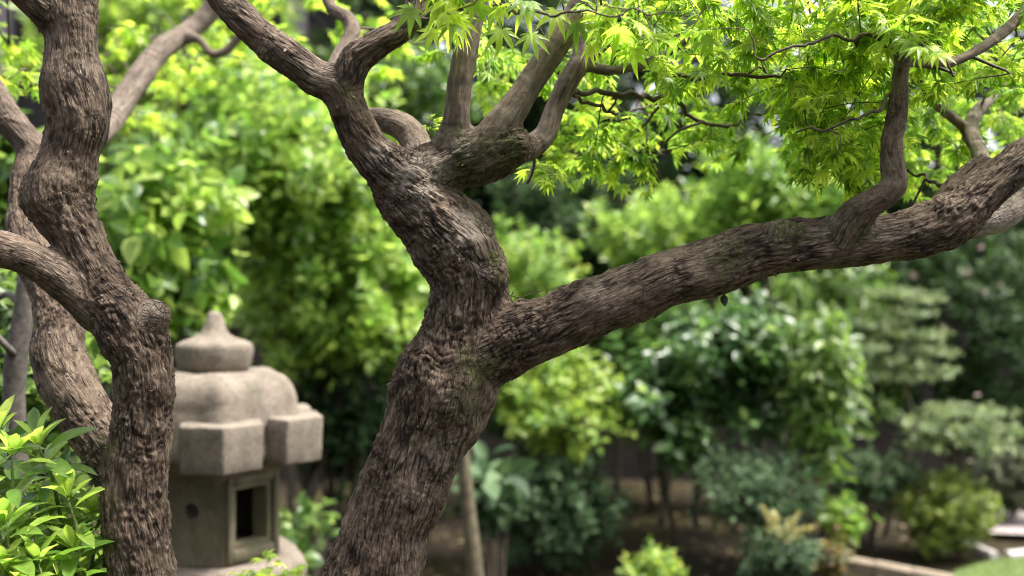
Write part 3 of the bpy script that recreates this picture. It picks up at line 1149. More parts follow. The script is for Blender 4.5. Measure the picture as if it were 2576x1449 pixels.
# ------------------------------------------------------------------ shrubs
def shrub(name, label, cat, px, py, d, rx, ry, kind, size, n, mat, nobj=40, ry_m=None, group=None, per=10, alpha=(35, 85), up=.5, stem_mat=None, front=.72, shell=(.45, 1.0), stems=5, root=None, tiers=None, lump=.35, foot=None, sub='foliage', hang=0.0):
    c0 = P(px, py, d)
    own = root is None
    if own:
        fx = c0[0] if foot is None else P(foot, py, d)[0]
        root = thing(name, label, cat, (fx, c0[1], 0), group)
    POS, YD, ZD, SZ, RN = [], [], [], [], []
    tips_all = []
    blobs = tiers or [(px, py, rx, ry, 1.0)]
    for (bx, by, brx, bry, frac) in blobs:
        c = P(bx, by, d)
        Rr = np.array([brx * d / F, ry_m if ry_m else brx * d / F * .8, bry * d / F])
        ns = max(3, int(n * frac / per))
        dr = nrm(rng.normal(size=(ns, 3)))
        flip = (dr[:, 1] > 0) & (rng.random(ns) < front)
        dr[flip, 1] *= -1
        lm = 1 + lump * perlin(dr * 2.2 + rng.uniform(0, 50)) + lump * .5 * perlin(dr * 5 + rng.uniform(0, 50))
        u = rng.uniform(shell[0] ** 2, shell[1] ** 2, ns) ** .5
        tips = c + dr * Rr * (lm * u)[:, None]
        tips[:, 2] = np.maximum(tips[:, 2], size * .6)
        sdir = nrm(dr * .7 + rng.normal(0, .35, (ns, 3)) + np.array([0, 0, up]))
        Ls = size * rng.uniform(1.2, 2.6, ns) * (per / 10) ** .5
        new = rng.random(ns)
        for i in range(per):
            t = 1 - i / per
            pos = tips - sdir * (Ls * (1 - t))[:, None]
            az_ = i * 2.4 + new * 20 + rng.normal(0, .3, ns)
            a = nrm(np.cross(sdir, np.array([.3, .2, 1.0]) + rng.normal(0, .1, (ns, 3))))
            b_ = np.cross(sdir, a)
            rad = a * np.cos(az_)[:, None] + b_ * np.sin(az_)[:, None]
            al = np.radians(alpha[0] + (alpha[1] - alpha[0]) * (1 - t) + rng.normal(0, 9, ns))
            yd = sdir * np.cos(al)[:, None] + rad * np.sin(al)[:, None] + np.array([0, 0, -hang])
            zd = sdir + rng.normal(0, .25, (ns, 3)) + np.array([0, 0, .35])
            POS.append(pos)
            YD.append(nrm(yd))
            ZD.append(zd)
            SZ.append(size * rng.uniform(.65, 1.2, ns) * (1 - .25 * (t > .85)))
            RN.append(np.clip(.62 * new * rng.uniform(.5, 1, ns) + .36 * t ** 3 * new + rng.normal(0, .05, ns), 0, .999))
        tips_all.append(tips - sdir * Ls[:, None])
    POS, YD, ZD, SZ, RN = map(np.concatenate, (POS, YD, ZD, SZ, RN))
    split_leaves(root, kind, mat, POS, YD, ZD, SZ, RN, nobj, sub)
    # stems
    tips = np.vstack(tips_all)
    bag = Bag()
    base = np.array([root.location[0], root.location[1], -.03])
    order = rng.permutation(len(tips))[:max(stems * 9, 12)]
    hubs = []
    H_ = max(c0[2], .1)
    for s in range(stems):
        hub = c0 + rng.normal(0, .28, 3) * np.array([rx * d / F, rx * d / F * .7, ry * d / F])
        hub[2] = max(hub[2], .06)
        if stems == 1:
            hub = np.array([root.location[0] * .8 + c0[0] * .2, c0[1], c0[2] - .25 * ry * d / F])
        r0 = .006 + .010 * H_
        bb = base + np.array([rng.normal(0, .03 + .02 * H_), rng.normal(0, .03 + .02 * H_), 0])
        mid = (bb * .5 + hub * .5) + rng.normal(0, .05 * H_, 3)
        bag.add(*tube(spline([(*bb, r0), (*mid, r0 * .8), (*hub, r0 * .5)], .06), 6))
        hubs.append(hub)
    hubs = np.array(hubs)
    for i in order:
        tpt = tips[i]
        hub = hubs[np.linalg.norm(hubs - tpt, axis=1).argmin()]
        mid = (hub + tpt) / 2 + rng.normal(0, .03, 3)
        bag.add(*tube(spline([(*hub, .006), (*mid, .0045), (*tpt, .002)], .06), 4))
    if own:
        bag.mk('stem', stem_mat or M_STEM, root, True, 'stuff')
    return root


lm = leaf_mat
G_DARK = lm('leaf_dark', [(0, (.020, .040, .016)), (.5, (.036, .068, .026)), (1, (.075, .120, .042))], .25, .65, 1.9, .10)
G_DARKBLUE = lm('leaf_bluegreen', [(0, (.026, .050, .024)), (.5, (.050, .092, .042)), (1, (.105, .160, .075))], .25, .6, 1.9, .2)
G_MID = lm('leaf_mid', [(0, (.042, .086, .018)), (.5, (.090, .160, .033)), (1, (.19, .27, .065))], .38, .38)
G_BRIGHT = lm('leaf_bright', [(0, (.076, .155, .026)), (.5, (.170, .285, .048)), (1, (.35, .44, .11))], .46, .34)
G_LIME = lm('leaf_lime', [(0, (.075, .150, .024)), (.5, (.18, .29, .046)), (1, (.35, .42, .085))], .42, .42)
G_YELLOW = lm('leaf_yellow_tips', [(0, (.09, .18, .035)), (.5, (.20, .31, .06)), (.85, (.36, .42, .08)), (1, (.46, .40, .09))], .42, .45)
G_OLIVE = lm('leaf_olive', [(0, (.045, .075, .012)), (.5, (.105, .150, .024)), (1, (.24, .28, .05))], .35, .5)
G_PALE = lm('leaf_pale', [(0, (.085, .125, .055)), (.5, (.17, .225, .10)), (1, (.31, .35, .17))], .3, .55)
G_RED = lm('leaf_reddish', [(0, (.05, .06, .02)), (.5, (.12, .12, .03)), (.8, (.22, .13, .06)), (1, (.30, .28, .06))], .3, .5)
G_BROWNISH = lm('leaf_brownish', [(0, (.03, .045, .016)), (.5, (.06, .075, .026)), (1, (.13, .105, .055))], .25, .55)
G_CITRUS = lm('leaf_citrus', [(0, (.030, .072, .022)), (.5, (.070, .140, .040)), (.85, (.14, .235, .065)), (1, (.32, .40, .09))], .32, .32)
G_MAPLE = lm('maple_leaf_green', [(0, (.120, .215, .028)), (.5, (.25, .36, .046)), (1, (.44, .50, .07))], .64, .42, 2.1)
G_FRONT = lm('front_shrub_leaf', [(0, (.060, .130, .022)), (.5, (.130, .225, .036)), (1, (.24, .34, .055))], .42, .30)
G_FRONTNEW = lm('front_shrub_new_leaf', [(0, (.24, .36, .06)), (1, (.40, .50, .10))], .5, .36)
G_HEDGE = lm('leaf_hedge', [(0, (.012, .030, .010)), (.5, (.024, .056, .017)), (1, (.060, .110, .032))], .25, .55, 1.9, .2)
G_PINK = lm('dead_leaf', [(0, (.16, .10, .085)), (1, (.28, .20, .18))], .2, .6)

# --- far trees
FT = 'trees at the back of the garden'
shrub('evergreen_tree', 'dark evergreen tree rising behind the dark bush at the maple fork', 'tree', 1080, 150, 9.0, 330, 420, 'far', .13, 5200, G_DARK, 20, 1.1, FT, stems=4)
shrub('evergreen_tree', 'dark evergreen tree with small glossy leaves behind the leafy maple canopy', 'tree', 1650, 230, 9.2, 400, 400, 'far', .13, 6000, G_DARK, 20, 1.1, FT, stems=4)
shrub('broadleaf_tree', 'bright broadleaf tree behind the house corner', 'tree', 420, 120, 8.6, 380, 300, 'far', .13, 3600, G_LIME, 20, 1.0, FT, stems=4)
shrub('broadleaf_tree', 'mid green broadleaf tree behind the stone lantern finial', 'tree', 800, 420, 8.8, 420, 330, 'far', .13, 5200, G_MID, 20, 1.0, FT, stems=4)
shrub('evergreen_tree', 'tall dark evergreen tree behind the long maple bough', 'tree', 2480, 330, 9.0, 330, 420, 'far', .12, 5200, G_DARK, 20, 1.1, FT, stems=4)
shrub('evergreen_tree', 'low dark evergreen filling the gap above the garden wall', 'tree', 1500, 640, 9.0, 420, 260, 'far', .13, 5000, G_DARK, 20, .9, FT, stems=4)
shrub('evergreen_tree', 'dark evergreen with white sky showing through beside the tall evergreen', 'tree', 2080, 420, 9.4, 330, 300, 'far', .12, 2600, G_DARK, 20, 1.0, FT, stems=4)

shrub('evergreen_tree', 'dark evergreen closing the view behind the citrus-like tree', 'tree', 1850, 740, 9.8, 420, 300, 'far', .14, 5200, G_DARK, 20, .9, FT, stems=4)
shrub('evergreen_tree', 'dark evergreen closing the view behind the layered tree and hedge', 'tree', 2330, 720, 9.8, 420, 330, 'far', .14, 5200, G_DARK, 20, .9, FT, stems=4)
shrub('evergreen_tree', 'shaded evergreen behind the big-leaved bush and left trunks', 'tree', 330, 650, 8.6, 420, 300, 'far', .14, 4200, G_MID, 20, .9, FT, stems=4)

shrub('evergreen_tree', 'dark evergreen behind the yellow-tipped shrub and the mossy fork', 'tree', 1330, 400, 9.6, 330, 260, 'far', .14, 4600, G_DARK, 20, .9, FT, stems=4)

# --- middle shrubs
shrub('large_leaf_bush', 'bright bush with big pale shiny leaves behind the left maple trunk', 'bush', 400, 610, 4.1, 215, 270, 'ovate', .115, 1500, G_BRIGHT, 110, .45, stems=5, up=.1, hang=.35)
shrub('leafy_bush', 'tall bright green bush spreading above the lantern finial', 'bush', 720, 430, 5.2, 350, 250, 'ovate', .085, 5600, G_BRIGHT, 90, .6, stems=6)
shrub('leafy_bush', 'mid green bush between the lantern finial and the middle trunk', 'bush', 850, 730, 5.4, 280, 220, 'ovate', .09, 4200, G_BRIGHT, 90, .6, stems=6)
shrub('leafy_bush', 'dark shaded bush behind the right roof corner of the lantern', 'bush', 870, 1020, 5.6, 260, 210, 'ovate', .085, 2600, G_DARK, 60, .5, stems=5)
shrub('leafy_bush', 'low bright plant beside the lantern platform', 'bush', 760, 1340, 4.2, 65, 130, 'ovate', .085, 150, G_MID, 60, .2, stems=3, per=6)
shrub('rounded_bush', 'dark green round bush framed by the maple fork', 'bush', 1010, 250, 6.2, 190, 160, 'ovate', .07, 2600, G_MID, 50, .5, stems=5)
shrub('leafy_bush', 'yellow-tipped shrub above the crotch of the long bough', 'bush', 1330, 690, 5.8, 140, 150, 'tiny', .042, 3000, G_YELLOW, 60, .4, stems=6, up=1.0)
shrub('leafy_bush', 'lime green drooping shrub below the crotch of the long bough', 'bush', 1400, 1000, 5.6, 175, 150, 'ovate', .065, 1700, G_LIME, 80, .4, stems=5, hang=.3)
shrub('leafy_bush', 'dark green bush behind the yellow-tipped shrub', 'bush', 1450, 560, 7.2, 250, 170, 'ovate', .08, 3000, G_DARK, 50, .6, stems=5)
shrub('leafy_bush', 'pale green bush just above the middle of the long bough', 'bush', 1700, 590, 6.5, 240, 135, 'ovate', .07, 3000, G_BRIGHT, 60, .5, stems=2)
shrub('leafy_bush', 'vivid green bush with pointed leaves below the upright branch', 'bush', 1960, 490, 6.3, 250, 165, 'lance', .11, 2600, G_BRIGHT, 90, .5, stems=2, up=.8)
shrub('leafy_bush', 'deep green leafy bush filling the space behind the citrus-like tree', 'bush', 1640, 900, 7.2, 260, 210, 'ovate', .09, 3200, G_MID, 40, .45, stems=3)
shrub('leafy_bush', 'deep green leafy bush filling the space behind the drooping long-leaved bush', 'bush', 2080, 860, 7.1, 220, 250, 'ovate', .08, 3200, G_MID, 40, .45, stems=3)
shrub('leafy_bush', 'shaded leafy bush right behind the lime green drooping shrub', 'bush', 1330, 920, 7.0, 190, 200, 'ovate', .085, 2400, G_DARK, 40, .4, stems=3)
shrub('citrus_tree', 'small citrus-like tree with glossy rounded leaves on a thin bare trunk', 'tree', 1800, 905, 5.8, 250, 195, 'ovate', .10, 3600, G_CITRUS, 140, .45, lump=.6, tiers=[(1800, 900, 245, 185, .8), (1690, 1080, 70, 60, .08), (1620, 960, 90, 90, .12)], stems=1, foot=1672, hang=.25)
shrub('leafy_bush', 'bush with long bright drooping leaves beside the layered tree', 'bush', 2050, 960, 5.5, 100, 230, 'lance', .12, 1200, G_MID, 110, .3, stems=4, hang=.3)
hd = shrub('tall_hedge', 'tall dark hedge of small glossy leaves under the end of the long bough', 'hedge', 2440, 830, 7.3, 340, 330, 'round', .056, 9500, G_HEDGE, 120, .6, stems=6, lump=.2)
pd = np.array([P(x, y, 6.68) for x, y in [(2340, 700), (2395, 740), (2420, 690), (2450, 760), (2350, 640), (2480, 720), (2490, 990), (2380, 780), (2440, 640), (2500, 1100), (2300, 720), (2330, 680)]]) + rng.normal(0, .06, (12, 3))
leaf_objects(hd, 'ovate', G_PINK, pd, nrm(rng.normal(size=(12, 3))), rng.normal(size=(12, 3)), rng.uniform(.05, .08, 12), 'dead_leaf')
shrub('layered_tree', 'slender tree with flat pale tiers of tiny foliage in front of the tall hedge', 'tree', 2240, 860, 6.25, 120, 100, 'tiny', .026, 8000, G_PALE, 60, .26, tiers=[(2230, 735, 95, 11, .09), (2310, 752, 60, 9, .05), (2270, 785, 75, 12, .08), (2185, 812, 80, 13, .1), (2280, 838, 85, 13, .12), (2170, 868, 65, 12, .08), (2320, 880, 65, 12, .1), (2240, 902, 80, 12, .1), (2180, 935, 75, 13, .12), (2290, 940, 80, 13, .12), (2350, 925, 40, 10, .04)], shell=(.1, 1.2), lump=.6, stems=1, per=8, up=.1, foot=2235, stem_mat=M_PALESTEM)
shrub('layered_tree', 'low spreading pale shrub in flat tiers beside the slender layered tree', 'bush', 2390, 1070, 5.9, 145, 52, 'tiny', .028, 4600, G_PALE, 40, .3, tiers=[(2400, 1030, 100, 13, .25), (2320, 1060, 80, 13, .2), (2460, 1070, 80, 13, .2), (2380, 1095, 100, 14, .2), (2450, 1120, 60, 10, .08), (2310, 1110, 50, 10, .07)], shell=(.1, 1.2), lump=.6, stems=3, per=8, up=.1)
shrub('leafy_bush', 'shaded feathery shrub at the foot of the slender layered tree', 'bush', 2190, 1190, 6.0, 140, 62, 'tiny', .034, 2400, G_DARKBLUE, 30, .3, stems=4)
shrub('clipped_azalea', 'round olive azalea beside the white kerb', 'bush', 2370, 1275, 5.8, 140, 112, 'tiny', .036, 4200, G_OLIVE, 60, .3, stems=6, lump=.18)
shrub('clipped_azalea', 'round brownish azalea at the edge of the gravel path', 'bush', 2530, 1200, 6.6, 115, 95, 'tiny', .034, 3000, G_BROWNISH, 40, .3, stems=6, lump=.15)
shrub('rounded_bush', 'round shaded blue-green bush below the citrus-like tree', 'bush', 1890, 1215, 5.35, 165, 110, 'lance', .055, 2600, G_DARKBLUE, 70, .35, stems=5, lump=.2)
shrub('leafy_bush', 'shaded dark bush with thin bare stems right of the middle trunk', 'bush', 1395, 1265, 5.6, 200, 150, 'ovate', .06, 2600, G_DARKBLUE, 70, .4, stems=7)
nd = shrub('nandina', 'blue-green nandina with a yellow flower spike', 'shrub', 1950, 1390, 4.9, 110, 85, 'lance', .055, 900, G_DARKBLUE, 90, .2, stems=4, hang=.2)
shrub('small_shrub', 'small light green shrub with orange tips on the bare earth', 'shrub', 1650, 1425, 4.9, 82, 62, 'tiny', .05, 700, G_YELLOW, 90, .16, stems=4, up=1)
shrub('small_shrub', 'small red and yellow shrub at the end of the beige kerb', 'shrub', 2090, 1392, 5.0, 42, 66, 'ovate', .05, 230, G_RED, 80, .1, stems=4, up=1)
shrub('small_shrub', 'low plant with broad vivid leaves behind the red and yellow shrub', 'shrub', 2110, 1290, 5.5, 80, 42, 'ovate', .10, 110, G_BRIGHT, 70, .15, stems=3, per=6)
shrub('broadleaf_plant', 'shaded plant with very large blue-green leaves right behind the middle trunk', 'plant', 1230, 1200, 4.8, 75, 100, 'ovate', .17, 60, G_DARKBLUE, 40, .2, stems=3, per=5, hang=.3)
# nandina flower spikes
fl_M = lm('nandina_flower', [(0, (.32, .28, .10)), (1, (.46, .41, .17))], .2, .6)
bag = Bag()
for x0, y0, x1, y1 in ((1960, 1350, 1915, 1270), (1965, 1345, 2010, 1290), (1965, 1350, 2050, 1325), (1940, 1330, 1950, 1290)):
    a_, b_ = P(x0, y0, 4.75), P(x1, y1, 4.75)
    t = rng.random(90)[:, None]
    pos = a_ + (b_ - a_) * t + rng.normal(0, .014, (90, 3)) * (1.2 - t)
    scatter(bag, 'tiny', pos, nrm(rng.normal(size=(90, 3))), rng.normal(size=(90, 3)), rng.uniform(.012, .022, 90), rng.random(90))
bag.mk('flower_spike', fl_M, nd, True, 'stuff')

# --- bare stems in the shade
def bare_trunk(label, rows, mat, branch=()):
    r3 = px_path(rows)
    base = list(r3[-1])
    base[2] = -.06
    r = r3 + [tuple(base[:3]) + (r3[-1][3] * 1.15,)]
    root = thing('young_tree', label, 'tree', (base[0], base[1], 0))
    V, Fc = tube(spline(r, .05), 10)
    mk('trunk', V, Fc, mat, root)
    for br in branch:
        V, Fc = tube(spline(px_path(br), .04), 7)
        mk('branch', V, Fc, mat, root)
    return root


bare_trunk('pale leaning trunk of a young tree right behind the middle maple trunk', [(1150, 900, 3.9, 10), (1160, 1040, 3.9, 14), (1168, 1180, 3.9, 17), (1180, 1300, 3.9, 19), (1200, 1500, 3.9, 22)], M_PALESTEM, [[(1165, 1150, 3.9, 9), (1210, 1020, 4.1, 6), (1250, 930, 4.3, 4)]])
bare_trunk('slim dark stem in front of the garden wall', [(1555, 1080, 6.8, 8), (1552, 1180, 6.8, 10), (1545, 1290, 6.8, 11)], M_STEM)
bare_trunk('dark crooked stem beside the pale leaning trunk', [(1215, 1190, 5.2, 9), (1235, 1270, 5.2, 11), (1240, 1400, 5.2, 13)], M_STEM)

# ------------------------------------------------------------------ left: dark hedge plant and thin grey trunk
shrub('leafy_bush', 'dark shaded leafy bush behind the left maple trunks', 'bush', 90, 950, 2.7, 190, 330, 'ovate', .055, 2600, G_MID, 150, .35, stems=6, front=.8)
shrub('leafy_bush', 'blurred light green foliage beyond the dark bush at the left', 'bush', 30, 420, 3.9, 120, 150, 'ovate', .08, 900, G_MID, 60, .35, stems=4)
gt = thing('young_tree', 'thin smooth grey trunk among the dark leaves behind the rosette shrub', 'tree', (*P(75, 1449, 2.25)[:2], 0))
rows = px_path([(66, 690, 2.25, 20), (58, 800, 2.25, 25), (42, 900, 2.25, 29), (35, 1000, 2.25, 27), (40, 1100, 2.25, 26), (55, 1250, 2.25, 27), (70, 1449, 2.25, 29)])
b0 = rows[-1]
V, Fc = tube(spline(rows + [(b0[0] + .02, b0[1], -.06, .035)], .03), 14)
V = V + np.stack([perlin(V / .05 + k * 9) for k in range(3)], -1) * .002
GREY_M = plain_mat('grey_smooth_bark', (0.045, 0.038, 0.033), (0.13, 0.112, 0.10), 60, 0.8)
mk('trunk', V, Fc, GREY_M, gt)
for br in ([(42, 900, 2.25, 12), (15, 870, 2.2, 9), (-30, 820, 2.2, 8)], [(60, 780, 2.25, 10), (20, 740, 2.3, 8), (-30, 770, 2.35, 6)], [(62, 720, 2.25, 15), (75, 620, 2.3, 12), (60, 500, 2.35, 9)]):
    V, Fc = tube(spline(px_path(br), .02), 8)
    mk('branch', V, Fc, GREY_M, gt)

# ------------------------------------------------------------------ front rosette shrub
fs = thing('rosette_shrub', 'rosette shrub with lime new shoots below the left maple', 'shrub', (*P(90, 1449, 1.72)[:2], 0))
POS, YD, ZD, SZ, RN = [], [], [], [], []
NP_, NY, NZ_, NS = [], [], [], []
bag = Bag()
base = np.array([*P(60, 1449, 1.75)[:2], -.03])
shoots = [(100, 1130, 1.70, 1), (30, 1160, 1.66, 1), (175, 1265, 1.68, 1), (262, 1245, 1.80, .6), (120, 1300, 1.74, .3), (15, 1330, 1.62, 1), (230, 1320, 1.72, .5), (60, 1240, 1.78, .2), (190, 1400, 1.66, .3),
          (100, 1430, 1.62, .3), (10, 1450, 1.6, .6), (260, 1430, 1.75, .4), (-30, 1240, 1.7, .5), (150, 1200, 1.85, .1), (240, 1390, 1.86, .2), (50, 1380, 1.7, .7), (140, 1350, 1.8, .3), (215, 1250, 1.9, .1), (0, 1090, 1.85, .4), (-20, 1400, 1.62, .3),
          (150, 1480, 1.65, .4), (60, 1490, 1.6, .4), (210, 1480, 1.7, .4), (90, 1200, 1.9, .1), (110, 1390, 1.85, .2), (30, 1270, 1.9, .1), (180, 1340, 1.92, .1), (250, 1340, 1.95, .1)]
for (x, y, d, new) in shoots:
    tip = P(x, y, d)
    sdir = nrm(np.array([rng.normal(0, .2), rng.normal(0, .15) - .1, 1.0]))
    mid = (tip * .6 + base * .4) + rng.normal(0, .03, 3)
    lo = tip - sdir * .10
    bag.add(*tube(spline([(*(base + np.array([rng.normal(0, .05), rng.normal(0, .05), 0])), .008), (*mid, .006), (*lo, .0035), (*tip, .002)], .03), 6))
    nl = 13
    for i in range(nl):
        t = i / nl
        pos = tip - sdir * (t * .085)
        az_ = i * 2.4 + rng.uniform(0, .5) + x
        a = nrm(np.cross(sdir, [.3, .2, 1.0]))
        b_ = np.cross(sdir, a)
        rad_ = a * math.cos(az_) + b_ * math.sin(az_)
        al = R_(48 + 45 * t + rng.normal(0, 9))
        yd = sdir * math.cos(al) + rad_ * math.sin(al)
        POS.append(pos)
        YD.append(yd)
        ZD.append(sdir + rng.normal(0, .2, 3))
        SZ.append(rng.uniform(.055, .095))
        RN.append(np.clip(rng.random() * .8 + .2 * new * (1 - t), 0, .99))
    if new > .25:
        for i in range(int(5 + 3 * new)):
            az_ = i * 2.4 + rng.uniform(0, 1)
            a = nrm(np.cross(sdir, [.3, .2, 1.0]))
            b_ = np.cross(sdir, a)
            rad_ = a * math.cos(az_) + b_ * math.sin(az_)
            al = R_(10 + 5 * i + rng.normal(0, 5))
            NP_.append(tip + sdir * .004)
            NY.append(sdir * math.cos(al) + rad_ * math.sin(al))
            NZ_.append(sdir * .3 - rad_)
            NS.append(rng.uniform(.045, .068))
leaf_objects(fs, 'lance', G_FRONTNEW, np.array(NP_), np.array(NY), np.array(NZ_), np.array(NS), 'new_leaf')
split_leaves(fs, 'lance', G_FRONT, *map(np.array, (POS, YD, ZD, SZ, RN)), 290)
bag.mk('stem', plain_mat('green_stem', (.07, .10, .025), (.17, .20, .06), 60, .6), fs, True, 'stuff')

# ------------------------------------------------------------------ left maple
DL = 1.72
lt = thing('maple_tree', 'old twisted maple with two crooked trunks beside the stone lantern', 'tree', (*P(355, 1449, DL)[:2], 0))


def trunk_foot(root, x, y, d, r, dx):
    """plain lower trunk from the bottom of the frame to the ground"""
    yg = 724.5 + CAMZ * F / d
    rows = [(x + dx * t, y + (yg + 60 - y) * t, d, r * (.93 + .5 * t * t)) for t in (0, .35, .7, 1.0)]
    V, Fc = tube(spline(px_path(rows), .012), 40)
    V = V + np.stack([perlin(V * [1, 1, .2] / .012 + k * 9) for k in range(3)], -1) * .003
    n = len(V)
    mk('trunk_foot', V, Fc, M_BARK, root, True, {'bark': .6 + .3 * perlin(V * [1, 1, .2] / .008), 'moss': np.zeros(n), 'young': np.zeros(n), 'pale': np.zeros(n), 'barkco': V * [1, 1, .13]})


trunk_foot(lt, 355, 1478, DL, 85, -20)
lp = [
    ('trunk', 0, [(355, 1510, DL, 86), (355, 1449, DL, 85), (346, 1350, DL, 79), (336, 1250, DL, 80), (345, 1150, DL, 76), (356, 1050, DL, 70), (362, 970, DL, 77), (356, 900, DL, 74), (338, 850, DL, 82), (310, 790, DL, 74), (262, 730, DL, 66), (225, 660, DL, 60), (196, 600, DL, 62), (165, 545, DL, 72), (146, 490, DL, 86), (162, 430, DL, 76), (183, 370, DL, 69), (196, 300, DL, 73), (187, 230, DL, 78), (180, 160, DL, 69), (181, 90, DL, 65), (176, 20, DL, 72), (190, -70, DL, 60), (220, -220, DL, 46), (200, -480, DL, 26), (260, -700, DL, 10)]),
    ('trunk', 0, [(330, 850, DL, 60), (385, 795, DL - .02, 42), (392, 790, DL - .03, 38)]),
    ('trunk', 0, [(330, 1120, DL, 60), (405, 1000, DL, 34), (415, 960, DL, 24)]),
    ('branch#1', 0, [(150, 60, DL, 50), (105, 20, DL - .03, 44), (40, -40, DL - .06, 40), (-30, -110, DL - .1, 36), (-220, -260, DL - .12, 24), (-380, -440, DL - .1, 10)]),
    ('branch#2', 0.1, [(262, 800, DL, 50), (190, 735, DL - .02, 47), (120, 680, DL - .04, 44), (60, 645, DL - .06, 44), (0, 628, DL - .08, 48), (-80, 610, DL - .1, 44), (-300, 560, DL - .1, 32), (-560, 420, DL - .05, 14)]),
    ('second_trunk', 0, [(325, 1230, DL + .03, 62), (285, 1160, DL + .08, 62), (240, 1090, DL + .12, 64), (205, 1025, DL + .14, 68), (168, 955, DL + .16, 73), (148, 885, DL + .18, 67), (148, 825, DL + .2, 58), (132, 750, DL + .22, 50), (100, 660, DL + .24, 58), (72, 570, DL + .26, 52), (72, 480, DL + .3, 45), (84, 405, DL + .34, 42), (100, 360, DL + .4, 36)]),
    ('branch#3', 0.3, [(95, 390, DL + .34, 40), (60, 345, DL + .34, 36), (10, 285, DL + .34, 38), (-50, 190, DL + .34, 35), (-230, 40, DL + .36, 24), (-400, -180, DL + .4, 10)]),
    ('branch#4', 0.8, [(95, 390, DL + .36, 36), (160, 375, DL + .55, 30), (240, 345, DL + .8, 30), (290, 285, DL + .95, 31), (340, 210, DL + 1.05, 31), (400, 130, DL + 1.15, 29), (460, 88, DL + 1.25, 27), (520, 40, DL + 1.3, 25), (560, -40, DL + 1.3, 24)]),
    ('branch#5', 0.8, [(455, 92, DL + 1.25, 20), (500, 100, DL + 1.2, 12), (530, 135, DL + 1.2, 12), (565, 130, DL + 1.2, 13), (600, 95, DL + 1.2, 12), (625, 60, DL + 1.2, 11)]),
]
lmoss = [(300, 1130, DL - .02, 45, .6), (250, 1090, DL + .05, 35, .5)]
lpale_lit = [(375, 780, DL - .05, 45, .6), (225, 150, DL - .05, 50, .4), (260, 1010, DL + .08, 40, .5)]  # painted light on the knob and the trunks' bright sides
ld = wood(lt, lp, 0.0062, lmoss, 3.3, lpale_lit)

